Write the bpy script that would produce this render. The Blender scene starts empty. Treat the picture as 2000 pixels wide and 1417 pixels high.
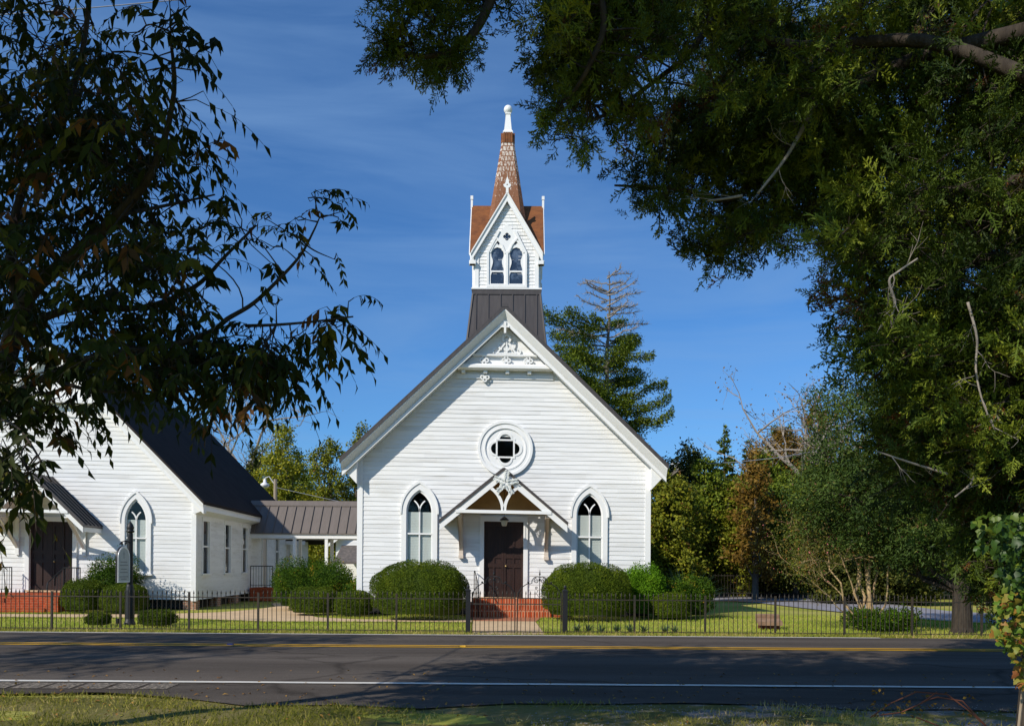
import bpy, math, random
import numpy as np
from mathutils import Vector, Matrix
from mathutils.geometry import tessellate_polygon

R = math.radians
rng = np.random.default_rng(7)
random.seed(7)
scene = bpy.context.scene
COL = scene.collection

# ------------------------------------------------------------------ camera, sky, sun, exposure
F, CX, HY, ROLL, EYE = 1650.0, 1000.0, 1103.6, 0.007, 1.6
cam_d = bpy.data.cameras.new("camera")
cam = bpy.data.objects.new("camera", cam_d); COL.objects.link(cam)
cam_d.sensor_width = 36.0
cam_d.lens = F / 2000.0 * 36.0
cam_d.shift_y = (HY - 708.5) / 2000.0
cam_d.clip_start = 0.1; cam_d.clip_end = 3000
cam.matrix_world = Matrix.Translation((0, 0, EYE)) @ Matrix.Rotation(R(90), 4, 'X') @ Matrix.Rotation(ROLL, 4, 'Z')
scene.camera = cam

SUN_TO = Vector((-1.0, -1.0, 0.98)).normalized()      # towards the sun
sun_d = bpy.data.lights.new("sun", 'SUN'); sun = bpy.data.objects.new("sun", sun_d); COL.objects.link(sun)
sun_d.energy = 4.6; sun_d.angle = R(0.5); sun_d.color = (1.0, 0.93, 0.82)
sun.rotation_euler = SUN_TO.to_track_quat('Z', 'Y').to_euler()

world = bpy.data.worlds.new("World"); scene.world = world; world.use_nodes = True
wn, wl = world.node_tree.nodes, world.node_tree.links
wn.clear()
sky = wn.new('ShaderNodeTexSky'); sky.sky_type = 'NISHITA'; sky.sun_disc = False
sky.sun_elevation = math.asin(SUN_TO.z)
sky.sun_rotation = math.atan2(SUN_TO.x, SUN_TO.y)
sky.altitude = 50; sky.air_density = 1.0; sky.dust_density = 0.5; sky.ozone_density = 3.0
bg = wn.new('ShaderNodeBackground'); bg.inputs['Strength'].default_value = 0.085
wo = wn.new('ShaderNodeOutputWorld')
tc = wn.new('ShaderNodeTexCoord'); mp = wn.new('ShaderNodeMapping')
mp.inputs['Scale'].default_value = (1.3, 1.3, 9.0); mp.inputs['Rotation'].default_value = (0.0, 0.12, 0.0)
nz = wn.new('ShaderNodeTexNoise'); nz.inputs['Scale'].default_value = 2.2; nz.inputs['Detail'].default_value = 6; nz.inputs['Roughness'].default_value = 0.55
nz.inputs['Distortion'].default_value = 0.6
rp = wn.new('ShaderNodeValToRGB'); rp.color_ramp.elements[0].position = 0.36; rp.color_ramp.elements[0].color = (0.06, 0.06, 0.06, 1)
rp.color_ramp.elements[1].position = 0.85; rp.color_ramp.elements[1].color = (0.55, 0.55, 0.55, 1)
mx = wn.new('ShaderNodeMixRGB'); mx.inputs['Color2'].default_value = (2.7, 4.8, 8.3, 1)      # thin cirrus
hs = wn.new('ShaderNodeMixRGB'); hs.blend_type = 'MULTIPLY'; hs.inputs['Fac'].default_value = 1; hs.inputs['Color2'].default_value = (0.55, 1.06, 1.58, 1)   # deep clear blue
wl.new(tc.outputs['Generated'], mp.inputs['Vector']); wl.new(mp.outputs['Vector'], nz.inputs['Vector'])
wl.new(nz.outputs['Fac'], rp.inputs['Fac']); wl.new(rp.outputs['Color'], mx.inputs['Fac'])
wl.new(sky.outputs['Color'], hs.inputs['Color1']); wl.new(hs.outputs['Color'], mx.inputs['Color1'])
wl.new(mx.outputs['Color'], bg.inputs['Color']); wl.new(bg.outputs['Background'], wo.inputs['Surface'])

vs = scene.view_settings
vs.view_transform = 'Standard'; vs.look = 'None'; vs.exposure = 0.0; vs.gamma = 1.0
scene.render.resolution_x = 1024; scene.render.resolution_y = 725
scene.cycles.max_bounces = 6; scene.cycles.transparent_max_bounces = 8
scene.cycles.diffuse_bounces = 3; scene.cycles.glossy_bounces = 2

# ------------------------------------------------------------------ helpers
def pt(px, py, Y):
    du, dv = px - CX, py - HY
    x = du * math.cos(ROLL) + dv * math.sin(ROLL)
    d = -du * math.sin(ROLL) + dv * math.cos(ROLL)
    return Vector((x * Y / F, Y, EYE - d * Y / F))
def gx(px, Y): return (px - CX) * Y / F

def ngroup(m): return m.node_tree.nodes, m.node_tree.links
def mat(name, color, rough=0.6, spec=0.3, metal=0.0, noise=None, bump=None, coord='Object'):
    """noise: (color2, scale, lo, hi, stretch)   bump: (scale, strength, stretch)"""
    m = bpy.data.materials.new(name); m.use_nodes = True
    n, l = ngroup(m); b = n['Principled BSDF']
    b.inputs['Base Color'].default_value = (*color, 1); b.inputs['Roughness'].default_value = rough
    b.inputs['Specular IOR Level'].default_value = spec; b.inputs['Metallic'].default_value = metal
    t = n.new('ShaderNodeTexCoord')
    if noise:
        c2, sc, lo, hi, st = noise
        mpn = n.new('ShaderNodeMapping'); mpn.inputs['Scale'].default_value = st
        nn = n.new('ShaderNodeTexNoise'); nn.inputs['Scale'].default_value = sc; nn.inputs['Detail'].default_value = 8; nn.inputs['Roughness'].default_value = 0.65
        r = n.new('ShaderNodeValToRGB'); r.color_ramp.elements[0].position = lo; r.color_ramp.elements[1].position = hi
        r.color_ramp.elements[0].color = (*color, 1); r.color_ramp.elements[1].color = (*c2, 1)
        l.new(t.outputs[coord], mpn.inputs['Vector']); l.new(mpn.outputs['Vector'], nn.inputs['Vector'])
        l.new(nn.outputs['Fac'], r.inputs['Fac']); l.new(r.outputs['Color'], b.inputs['Base Color'])
    if bump:
        sc, stg, st = bump
        mpn = n.new('ShaderNodeMapping'); mpn.inputs['Scale'].default_value = st
        nn = n.new('ShaderNodeTexNoise'); nn.inputs['Scale'].default_value = sc; nn.inputs['Detail'].default_value = 6
        bp = n.new('ShaderNodeBump'); bp.inputs['Strength'].default_value = stg; bp.inputs['Distance'].default_value = 0.02
        l.new(t.outputs[coord], mpn.inputs['Vector']); l.new(mpn.outputs['Vector'], nn.inputs['Vector'])
        l.new(nn.outputs['Fac'], bp.inputs['Height']); l.new(bp.outputs['Normal'], b.inputs['Normal'])
    return m

def leafmat(name, stops, rough=0.5, trans=0.22, spec=0.3):
    """colour from the per-leaf random attribute; stops: [(pos, (r,g,b)), ...]"""
    m = bpy.data.materials.new(name); m.use_nodes = True
    n, l = ngroup(m); b = n['Principled BSDF']; out = n['Material Output']
    a = n.new('ShaderNodeAttribute'); a.attribute_name = 'rnd'
    r = n.new('ShaderNodeValToRGB'); cr = r.color_ramp
    while len(cr.elements) < len(stops): cr.elements.new(0.5)
    for e, (p, c) in zip(cr.elements, stops): e.position = p; e.color = (*c, 1)
    l.new(a.outputs['Fac'], r.inputs['Fac']); l.new(r.outputs['Color'], b.inputs['Base Color'])
    b.inputs['Roughness'].default_value = rough; b.inputs['Specular IOR Level'].default_value = spec
    if trans > 0:
        tr = n.new('ShaderNodeBsdfTranslucent'); mi = n.new('ShaderNodeMixShader'); mi.inputs['Fac'].default_value = trans
        l.new(r.outputs['Color'], tr.inputs['Color']); l.new(b.outputs['BSDF'], mi.inputs[1]); l.new(tr.outputs['BSDF'], mi.inputs[2])
        l.new(mi.outputs['Shader'], out.inputs['Surface'])
    return m

def brickmat(name, c1, c2, mortar, w, h, msize=0.012):
    m = bpy.data.materials.new(name); m.use_nodes = True
    n, l = ngroup(m); b = n['Principled BSDF']; b.inputs['Roughness'].default_value = 0.85; b.inputs['Specular IOR Level'].default_value = 0.15
    t = n.new('ShaderNodeTexCoord'); s = n.new('ShaderNodeSeparateXYZ'); ad = n.new('ShaderNodeMath'); co = n.new('ShaderNodeCombineXYZ')
    l.new(t.outputs['Object'], s.inputs[0]); l.new(s.outputs[0], ad.inputs[0]); l.new(s.outputs[1], ad.inputs[1])
    l.new(ad.outputs[0], co.inputs[0]); l.new(s.outputs[2], co.inputs[1])
    k = n.new('ShaderNodeTexBrick'); k.inputs['Scale'].default_value = 1.0; k.inputs['Brick Width'].default_value = w; k.inputs['Row Height'].default_value = h
    k.inputs['Mortar Size'].default_value = msize; k.inputs['Color1'].default_value = (*c1, 1); k.inputs['Color2'].default_value = (*c2, 1); k.inputs['Mortar'].default_value = (*mortar, 1)
    k.inputs['Bias'].default_value = -0.2
    l.new(co.outputs[0], k.inputs['Vector'])
    nn = n.new('ShaderNodeTexNoise'); nn.inputs['Scale'].default_value = 5; nn.inputs['Detail'].default_value = 6
    mm = n.new('ShaderNodeMixRGB'); mm.blend_type = 'MULTIPLY'; mm.inputs['Fac'].default_value = 0.6
    l.new(t.outputs['Object'], nn.inputs['Vector']); l.new(k.outputs['Color'], mm.inputs['Color1']); l.new(nn.outputs['Color'], mm.inputs['Color2'])
    hs = n.new('ShaderNodeHueSaturation'); hs.inputs['Value'].default_value = 1.5
    l.new(mm.outputs['Color'], hs.inputs['Color']); 
    l.new(k.outputs['Color'], mm.inputs['Color1'])
    rr = n.new('ShaderNodeValToRGB'); rr.color_ramp.elements[0].color = (0.55, 0.55, 0.55, 1); rr.color_ramp.elements[1].color = (1, 1, 1, 1)
    rr.color_ramp.elements[0].position = 0.35; rr.color_ramp.elements[1].position = 0.6
    l.new(nn.outputs['Fac'], rr.inputs['Fac']); l.new(rr.outputs['Color'], mm.inputs['Color2'])
    l.new(mm.outputs['Color'], b.inputs['Base Color'])
    bp = n.new('ShaderNodeBump'); bp.inputs['Strength'].default_value = 0.6; bp.inputs['Distance'].default_value = 0.01; bp.invert = True
    l.new(k.outputs['Fac'], bp.inputs['Height']); l.new(bp.outputs['Normal'], b.inputs['Normal'])
    return m

class MB:
    def __init__(self, shear=0.0): self.v = []; self.f = []; self.s = shear
    def add(self, vs, fs):
        o = len(self.v); self.v += [tuple(q) for q in vs]; self.f += [tuple(i + o for i in q) for q in fs]
    def box(self, x0, x1, y0, y1, z0, z1):
        self.add([(x0,y0,z0),(x1,y0,z0),(x1,y1,z0),(x0,y1,z0),(x0,y0,z1),(x1,y0,z1),(x1,y1,z1),(x0,y1,z1)],
                 [(0,3,2,1),(4,5,6,7),(0,1,5,4),(1,2,6,5),(2,3,7,6),(3,0,4,7)])
    def prism(self, poly, y0, y1):           # polygon in (x,z), extruded in y
        n = len(poly)
        self.add([(x, y0, z) for x, z in poly] + [(x, y1, z) for x, z in poly],
                 [tuple(range(n)), tuple(range(2*n-1, n-1, -1))] + [(i, n+i, n+(i+1) % n, (i+1) % n) for i in range(n)])
    def prismx(self, poly, x0, x1):          # polygon in (y,z), extruded in x
        n = len(poly)
        self.add([(x0, y, z) for y, z in poly] + [(x1, y, z) for y, z in poly],
                 [tuple(range(n)), tuple(range(2*n-1, n-1, -1))] + [(i, n+i, n+(i+1) % n, (i+1) % n) for i in range(n)])
    def plate(self, loops, y0, y1):          # outline and holes in (x,z), thickness y0..y1
        pts = [Vector((x, z, 0)) for lp in loops for x, z in lp]
        tri = tessellate_polygon([[Vector((x, z, 0)) for x, z in lp] for lp in loops])
        n = len(pts)
        fs = [tuple(t) for t in tri] + [tuple(i + n for i in t[::-1]) for t in tri]
        o = 0
        for lp in loops:
            k = len(lp)
            fs += [(o+i, o+(i+1) % k, n+o+(i+1) % k, n+o+i) for i in range(k)]
            o += k
        self.add([(p.x, y0, p.y) for p in pts] + [(p.x, y1, p.y) for p in pts], fs)
    def tube(self, pts, r, sides=6, cap=True):
        pts = [Vector(p) for p in pts]; n = len(pts)
        if not hasattr(r, '__len__'): r = [r] * n
        o = len(self.v); up = None
        for i, p in enumerate(pts):
            d = (pts[min(i+1, n-1)] - pts[max(i-1, 0)])
            d = d.normalized() if d.length > 1e-9 else Vector((0, 0, 1))
            if up is None: up = d.orthogonal().normalized()
            else:
                up = up - d * up.dot(d)
                up = up.normalized() if up.length > 1e-6 else d.orthogonal().normalized()
            w = d.cross(up)
            for k in range(sides):
                a = 2 * math.pi * k / sides
                self.v.append(tuple(p + (up * math.cos(a) + w * math.sin(a)) * r[i]))
        for i in range(n - 1):
            for k in range(sides):
                self.f.append((o+i*sides+k, o+i*sides+(k+1) % sides, o+(i+1)*sides+(k+1) % sides, o+(i+1)*sides+k))
        if cap:
            self.f.append(tuple(o + k for k in range(sides))[::-1]); self.f.append(tuple(o + (n-1)*sides + k for k in range(sides)))
    def lathe(self, prof, c=(0, 0, 0), sides=12, rot=0.0):      # prof: (radius, z)
        o = len(self.v)
        for r, z in prof:
            for k in range(sides):
                a = 2 * math.pi * k / sides + rot
                self.v.append((c[0] + r * math.cos(a), c[1] + r * math.sin(a), c[2] + z))
        for i in range(len(prof) - 1):
            for k in range(sides):
                self.f.append((o+i*sides+k, o+i*sides+(k+1) % sides, o+(i+1)*sides+(k+1) % sides, o+(i+1)*sides+k))
        self.f.append(tuple(o + k for k in range(sides))[::-1]); self.f.append(tuple(o + (len(prof)-1)*sides + k for k in range(sides)))
    def build(self, name, m, parent=None, smooth=False, loc=None):
        me = bpy.data.meshes.new(name)
        vv = [(x, y, z - self.s * x) for x, y, z in self.v] if self.s else self.v
        me.from_pydata(vv, [], self.f); me.materials.append(m); me.update()
        if smooth: me.polygons.foreach_set('use_smooth', [True] * len(me.polygons))
        o = bpy.data.objects.new(name, me); COL.objects.link(o)
        if parent: o.parent = parent
        if loc is not None: o.location = loc
        return o

def npmesh(name, V, Fq, m, parent=None, rnd=None, smooth=False):
    """V (n,3) array, Fq (k,4) or (k,3) array; rnd per face"""
    me = bpy.data.meshes.new(name); V = np.asarray(V, np.float32); Fq = np.asarray(Fq, np.int32)
    k, c = Fq.shape
    me.vertices.add(len(V)); me.vertices.foreach_set('co', V.ravel())
    me.loops.add(k * c); me.loops.foreach_set('vertex_index', Fq.ravel())
    me.polygons.add(k); me.polygons.foreach_set('loop_start', np.arange(0, k * c, c, dtype=np.int32))
    me.materials.append(m)
    if rnd is not None:
        a = me.attributes.new('rnd', 'FLOAT', 'FACE'); a.data.foreach_set('value', np.asarray(rnd, np.float32))
    me.update(calc_edges=True)
    if smooth: me.polygons.foreach_set('use_smooth', [True] * k)
    o = bpy.data.objects.new(name, me); COL.objects.link(o)
    if parent: o.parent = parent
    return o

def thing(name, label, cat, loc=(0, 0, 0), rz=0.0, group=None):
    o = bpy.data.objects.new(name, None); COL.objects.link(o); o.empty_display_size = 0.2
    o.location = loc; o.rotation_euler = (0, 0, rz); o['label'] = label; o['category'] = cat
    if group: o['group'] = group
    return o
def tag(o, label, cat, group=None):
    o['label'] = label; o['category'] = cat
    if group: o['group'] = group
    return o
def struct(o, kind='structure'):
    o['kind'] = kind; return o

# ---- leaves as many small folded faces
def unit(a): return a / (np.linalg.norm(a, axis=-1, keepdims=True) + 1e-9)
def rand_dir(n): return unit(rng.normal(size=(n, 3)))
def leaves(P, A, N, L, W, fold=0.25, curve=0.15):
    """P base, A axis, N normal; five vertices, two quads per leaf folded on the midrib, tip curving down"""
    n = len(P); A = unit(A); S = unit(np.cross(A, N)); N = unit(np.cross(S, A))
    L = np.broadcast_to(np.asarray(L, float), (n,))[:, None]; W = np.broadcast_to(np.asarray(W, float), (n,))[:, None]
    mid = P + A * L * 0.45
    tip = P + A * L - N * L * curve
    l = mid + S * W * 0.5 + N * W * fold; r = mid - S * W * 0.5 + N * W * fold
    V = np.stack([P, l, mid, r, tip], 1).reshape(-1, 3)
    b = np.arange(n)[:, None] * 5
    Fq = np.concatenate([b + np.array([[0, 1, 4, 2]]), b + np.array([[0, 2, 4, 3]])], 1).reshape(-1, 4)
    return V, Fq
def quads(P, A, N, L, W):
    """flat rhombus leaf, one quad"""
    n = len(P); A = unit(A); S = unit(np.cross(A, N))
    L = np.broadcast_to(np.asarray(L, float), (n,))[:, None]; W = np.broadcast_to(np.asarray(W, float), (n,))[:, None]
    mid = P + A * L * 0.45
    V = np.stack([P, mid + S * W * 0.5, P + A * L, mid - S * W * 0.5], 1).reshape(-1, 3)
    return V, np.arange(n * 4).reshape(n, 4)
def merge(parts):
    Vs, Fs, Rs, o = [], [], [], 0
    for V, Fq, r in parts:
        Vs.append(V); Fs.append(Fq + o); Rs.append(r); o += len(V)
    return np.concatenate(Vs), np.concatenate(Fs), np.concatenate(Rs)
def in_poly(poly, n):
    """n random points in a polygon (rejection)"""
    poly = np.array(poly, float); lo, hi = poly.min(0), poly.max(0); out = []
    while len(out) < n:
        c = lo + rng.random((n * 3, 2)) * (hi - lo)
        ins = np.zeros(len(c), bool); j = len(poly) - 1
        for i in range(len(poly)):
            xi, yi = poly[i]; xj, yj = poly[j]
            with np.errstate(divide='ignore', invalid='ignore'):
                hit = ((yi > c[:, 1]) != (yj > c[:, 1])) & (c[:, 0] < (xj - xi) * (c[:, 1] - yi) / (yj - yi + 1e-12) + xi)
            ins ^= hit; j = i
        out += list(c[ins])
    return np.array(out[:n])

# ------------------------------------------------------------------ materials
M = {}
M['paint'] = mat('white_paint', (0.80, 0.80, 0.79), 0.6, 0.2, noise=((0.58, 0.56, 0.51), 2.0, 0.50, 0.82, (0.35, 0.5, 3.4)), bump=(26, 0.10, (0.15, 0.15, 2.0)))
def boardmat(name, e, z0, sh):
    m = mat(name, (0.80, 0.80, 0.79), 0.6, 0.2, noise=((0.58, 0.56, 0.51), 2.0, 0.50, 0.82, (0.35, 0.5, 3.4)), bump=(26, 0.10, (0.15, 0.15, 2.0)))
    n, l = ngroup(m); b = n['Principled BSDF']; src = b.inputs['Base Color'].links[0].from_socket
    t = n.new('ShaderNodeTexCoord'); s = n.new('ShaderNodeSeparateXYZ'); l.new(t.outputs['Object'], s.inputs[0])
    def M_(op, a, c):
        k = n.new('ShaderNodeMath'); k.operation = op
        for i, q in enumerate((a, c)):
            if isinstance(q, (int, float)): k.inputs[i].default_value = q
            else: l.new(q, k.inputs[i])
        return k.outputs[0]
    row = M_('FLOOR', M_('DIVIDE', M_('ADD', M_('SUBTRACT', s.outputs[2], z0), M_('MULTIPLY', s.outputs[0], sh)), e), 0.0)
    wr = n.new('ShaderNodeTexWhiteNoise'); wr.noise_dimensions = '1D'; l.new(row, wr.inputs['W'])
    seg = M_('FLOOR', M_('DIVIDE', M_('ADD', M_('ADD', s.outputs[0], s.outputs[1]), M_('MULTIPLY', wr.outputs['Value'], 4.0)), 3.4), 0.0)
    w2 = n.new('ShaderNodeTexWhiteNoise'); w2.noise_dimensions = '1D'; l.new(M_('ADD', M_('MULTIPLY', row, 17.3), seg), w2.inputs['W'])
    mr = n.new('ShaderNodeMapRange'); mr.inputs['To Min'].default_value = 0.90; mr.inputs['To Max'].default_value = 1.0; l.new(w2.outputs['Value'], mr.inputs[0])
    mu = n.new('ShaderNodeMixRGB'); mu.blend_type = 'MULTIPLY'; mu.inputs['Fac'].default_value = 1; l.new(src, mu.inputs['Color1']); l.new(mr.outputs[0], mu.inputs['Color2']); l.new(mu.outputs['Color'], b.inputs['Base Color'])
    return m
M['board'] = boardmat('church_clapboard', 0.143, 0.42, 0.013); M['board_chapel'] = boardmat('chapel_clapboard', 0.149, 0.30, 0.013)
M['trim'] = mat('trim_paint', (0.80, 0.80, 0.785), 0.5, 0.3, noise=((0.70, 0.68, 0.63), 3.0, 0.58, 0.85, (1, 1, 1)), bump=(30, 0.06, (1, 1, 1)))
M['roof'] = mat('brown_metal_roof', (0.062, 0.053, 0.050), 0.42, 0.4, noise=((0.085, 0.074, 0.069), 1.5, 0.4, 0.7, (6, 6, 0.4)))
M['roof_dull'] = mat('dull_dark_roof', (0.034, 0.028, 0.026), 0.95, 0.04, noise=((0.045, 0.038, 0.035), 1.5, 0.4, 0.7, (1, 1, 1)))
M['roof_light'] = mat('taupe_metal_roof', (0.165, 0.140, 0.125), 0.5, 0.3, noise=((0.135, 0.115, 0.10), 2.0, 0.4, 0.75, (4, 1, 1)))
M['rust'] = mat('rust_brown_metal', (0.24, 0.092, 0.034), 0.7, 0.15, noise=((0.13, 0.052, 0.026), 4.5, 0.38, 0.72, (1, 1, 1.6)))
M['soffit'] = mat('tan_board', (0.42, 0.27, 0.12), 0.7, 0.2, noise=((0.34, 0.21, 0.09), 4, 0.4, 0.7, (1, 1, 1)))
M['strut'] = mat('cream_paint', (0.62, 0.53, 0.44), 0.6, 0.25)
M['door'] = mat('dark_stained_wood', (0.020, 0.010, 0.008), 0.5, 0.3, noise=((0.045, 0.020, 0.015), 3, 0.35, 0.75, (6, 6, 0.6)), bump=(20, 0.12, (3, 3, 0.3)))
M['iron'] = mat('black_iron', (0.014, 0.014, 0.015), 0.5, 0.4)
M['iron_worn'] = mat('worn_iron', (0.030, 0.026, 0.020), 0.6, 0.3, noise=((0.055, 0.038, 0.022), 8, 0.45, 0.7, (1, 1, 1)))
M['brick'] = brickmat('red_brick', (0.44, 0.080, 0.026), (0.34, 0.058, 0.020), (0.44, 0.17, 0.09), 0.215, 0.075, 0.008)
M['rowlock'] = brickmat('rowlock_brick', (0.46, 0.085, 0.026), (0.36, 0.060, 0.020), (0.58, 0.32, 0.19), 0.085, 0.19, 0.010)
M['brown_brick'] = brickmat('old_brick', (0.36, 0.14, 0.08), (0.42, 0.2, 0.12), (0.5, 0.42, 0.34), 0.21, 0.075)
M['concrete'] = mat('concrete', (0.62, 0.44, 0.26), 0.9, 0.05, noise=((0.50, 0.36, 0.22), 1.2, 0.4, 0.7, (1, 1, 1)), bump=(40, 0.2, (1, 1, 1)))
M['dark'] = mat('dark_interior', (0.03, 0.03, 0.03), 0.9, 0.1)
M['lattice'] = mat('weathered_lattice', (0.08, 0.08, 0.085), 0.8, 0.1)
M['blind'] = mat('window_blind', (0.66, 0.66, 0.62), 0.8, 0.1)
M['curtain'] = mat('window_curtain', (0.50, 0.56, 0.55), 0.85, 0.1, noise=((0.40, 0.46, 0.46), 6, 0.4, 0.7, (5, 5, 0.3)))
M['belfry_glass'] = mat('belfry_glass', (0.020, 0.028, 0.045), 0.08, 0.9, noise=((0.09, 0.12, 0.17), 2.2, 0.5, 0.62, (1, 1, 1)))
M['bark'] = mat('grey_bark', (0.10, 0.085, 0.070), 0.9, 0.1, noise=((0.19, 0.165, 0.14), 6, 0.4, 0.7, (3, 3, 0.6)), bump=(14, 0.8, (3, 3, 0.5)))
M['bark_dark'] = mat('dark_bark', (0.040, 0.032, 0.026), 0.9, 0.1, noise=((0.075, 0.06, 0.045), 7, 0.4, 0.7, (3, 3, 0.6)), bump=(14, 0.8, (3, 3, 0.5)))
M['bark_pale'] = mat('pale_bark', (0.34, 0.27, 0.19), 0.85, 0.15, noise=((0.22, 0.16, 0.10), 5, 0.4, 0.7, (3, 3, 0.6)), bump=(14, 0.5, (3, 3, 0.5)))
M['myrtle_bark'] = mat('smooth_tan_bark', (0.46, 0.33, 0.17), 0.7, 0.15, noise=((0.30, 0.20, 0.11), 5, 0.4, 0.7, (3, 3, 0.5)))
M['dead'] = mat('dead_wood', (0.30, 0.26, 0.22), 0.9, 0.1, noise=((0.20, 0.17, 0.14), 9, 0.4, 0.7, (1, 1, 1)))
M['sign_face'] = mat('sign_face', (0.50, 0.51, 0.50), 0.6, 0.3, noise=((0.40, 0.41, 0.41), 5, 0.4, 0.7, (1, 1, 1)))
M['sign_ink'] = mat('sign_lettering', (0.25, 0.26, 0.26), 0.6, 0.2)
M['stone'] = mat('sandstone', (0.30, 0.19, 0.12), 0.85, 0.15, noise=((0.20, 0.12, 0.075), 6, 0.4, 0.7, (1, 1, 1)), bump=(30, 0.4, (1, 1, 1)))
M['redwood'] = mat('dark_red_stone', (0.12, 0.035, 0.022), 0.8, 0.15)
M['lamp_white'] = mat('white_enamel', (0.75, 0.75, 0.75), 0.3, 0.5)
M['pole'] = mat('weathered_pole', (0.30, 0.25, 0.19), 0.9, 0.1)
M['shingle'] = mat('grey_shingle', (0.10, 0.09, 0.085), 0.9, 0.1, noise=((0.20, 0.17, 0.15), 4, 0.4, 0.7, (1, 1, 4)))
M['wire'] = mat('wire', (0.25, 0.27, 0.32), 0.6, 0.2)
M['brass'] = mat('brass', (0.6, 0.45, 0.2), 0.35, 0.5, 0.8)
M['lantern_glass'] = mat('frosted_glass', (0.45, 0.40, 0.30), 0.3, 0.4)
M['yellow_line'] = mat('yellow_paint', (0.62, 0.33, 0.012), 0.7, 0.2, noise=((0.42, 0.24, 0.03), 14, 0.5, 0.75, (0.6, 2, 1)))
M['white_line'] = mat('white_road_paint', (0.66, 0.62, 0.54), 0.7, 0.2, noise=((0.45, 0.42, 0.37), 14, 0.5, 0.75, (0.6, 2, 1)))
M['rumble'] = mat('milled_gravel', (0.10, 0.088, 0.075), 0.95, 0.05, noise=((0.36, 0.30, 0.23), 22, 0.44, 0.66, (1, 1, 1)), bump=(60, 0.9, (1, 1, 1)))
M['drive'] = mat('pale_gravel_drive', (0.30, 0.29, 0.31), 0.95, 0.1, noise=((0.21, 0.20, 0.22), 2.2, 0.4, 0.7, (1, 1, 1)), bump=(60, 0.5, (1, 1, 1)))

def glassmat():
    m = bpy.data.materials.new('window_glass'); m.use_nodes = True; n, l = ngroup(m)
    n.remove(n['Principled BSDF']); g = n.new('ShaderNodeBsdfGlossy'); g.inputs['Roughness'].default_value = 0.03
    t = n.new('ShaderNodeBsdfTransparent'); t.inputs['Color'].default_value = (0.86, 0.90, 0.90, 1)
    fr = n.new('ShaderNodeMapRange'); lw = n.new('ShaderNodeLayerWeight'); lw.inputs['Blend'].default_value = 0.35; fr.inputs['To Min'].default_value = 0.045; fr.inputs['To Max'].default_value = 0.5; l.new(lw.outputs['Facing'], fr.inputs[0]); fr.inputs['From Min'].default_value = 0.3; mi = n.new('ShaderNodeMixShader')
    l.new(fr.outputs[0], mi.inputs[0]); l.new(t.outputs[0], mi.inputs[1]); l.new(g.outputs[0], mi.inputs[2]); l.new(mi.outputs[0], n['Material Output'].inputs['Surface'])
    return m
M['glass'] = glassmat()

def asphaltmat():
    m = mat('asphalt', (0.088, 0.073, 0.061), 0.97, 0.03, noise=((0.122, 0.104, 0.088), 1.1, 0.35, 0.7, (0.25, 2.2, 1)), bump=(160, 0.5, (1, 1, 1)))
    n, l = ngroup(m); b = n['Principled BSDF']; src = b.inputs['Base Color'].links[0].from_socket
    t = n.new('ShaderNodeTexCoord'); s = n.new('ShaderNodeSeparateXYZ'); l.new(t.outputs['Object'], s.inputs[0])
    w = n.new('ShaderNodeMath'); w.operation = 'MULTIPLY'; w.inputs[1].default_value = 3.45; l.new(s.outputs[1], w.inputs[0])
    si = n.new('ShaderNodeMath'); si.operation = 'SINE'; l.new(w.outputs[0], si.inputs[0])
    mr = n.new('ShaderNodeMapRange'); mr.inputs['From Min'].default_value = -1; mr.inputs['To Min'].default_value = 0.84; mr.inputs['To Max'].default_value = 1.10; l.new(si.outputs[0], mr.inputs[0])
    g = n.new('ShaderNodeTexNoise'); g.inputs['Scale'].default_value = 95; g.inputs['Detail'].default_value = 3; l.new(t.outputs['Object'], g.inputs['Vector'])
    gr = n.new('ShaderNodeMapRange'); gr.inputs['From Min'].default_value = 0.3; gr.inputs['From Max'].default_value = 0.7; gr.inputs['To Min'].default_value = 0.72; gr.inputs['To Max'].default_value = 1.28; l.new(g.outputs['Fac'], gr.inputs[0])
    v = n.new('ShaderNodeTexVoronoi'); v.feature = 'DISTANCE_TO_EDGE'; v.inputs['Scale'].default_value = 0.33; mp_ = n.new('ShaderNodeMapping'); mp_.inputs['Scale'].default_value = (0.5, 1.4, 1)
    nz_ = n.new('ShaderNodeTexNoise'); nz_.inputs['Scale'].default_value = 2.0; mxv = n.new('ShaderNodeMixRGB'); mxv.inputs['Fac'].default_value = 0.25
    l.new(t.outputs['Object'], nz_.inputs['Vector']); l.new(t.outputs['Object'], mxv.inputs['Color1']); l.new(nz_.outputs['Color'], mxv.inputs['Color2']); l.new(mxv.outputs['Color'], mp_.inputs['Vector']); l.new(mp_.outputs['Vector'], v.inputs['Vector'])
    cr = n.new('ShaderNodeMapRange'); cr.inputs['From Min'].default_value = 0.0; cr.inputs['From Max'].default_value = 0.012; cr.inputs['To Min'].default_value = 0.62; l.new(v.outputs['Distance'], cr.inputs[0])
    cur = src
    for fac in (mr.outputs[0], gr.outputs[0], cr.outputs[0]):
        mu = n.new('ShaderNodeMixRGB'); mu.blend_type = 'MULTIPLY'; mu.inputs['Fac'].default_value = 1; l.new(cur, mu.inputs['Color1']); l.new(fac, mu.inputs['Color2']); cur = mu.outputs['Color']
    l.new(cur, b.inputs['Base Color']); return m
M['asphalt'] = asphaltmat()
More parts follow.
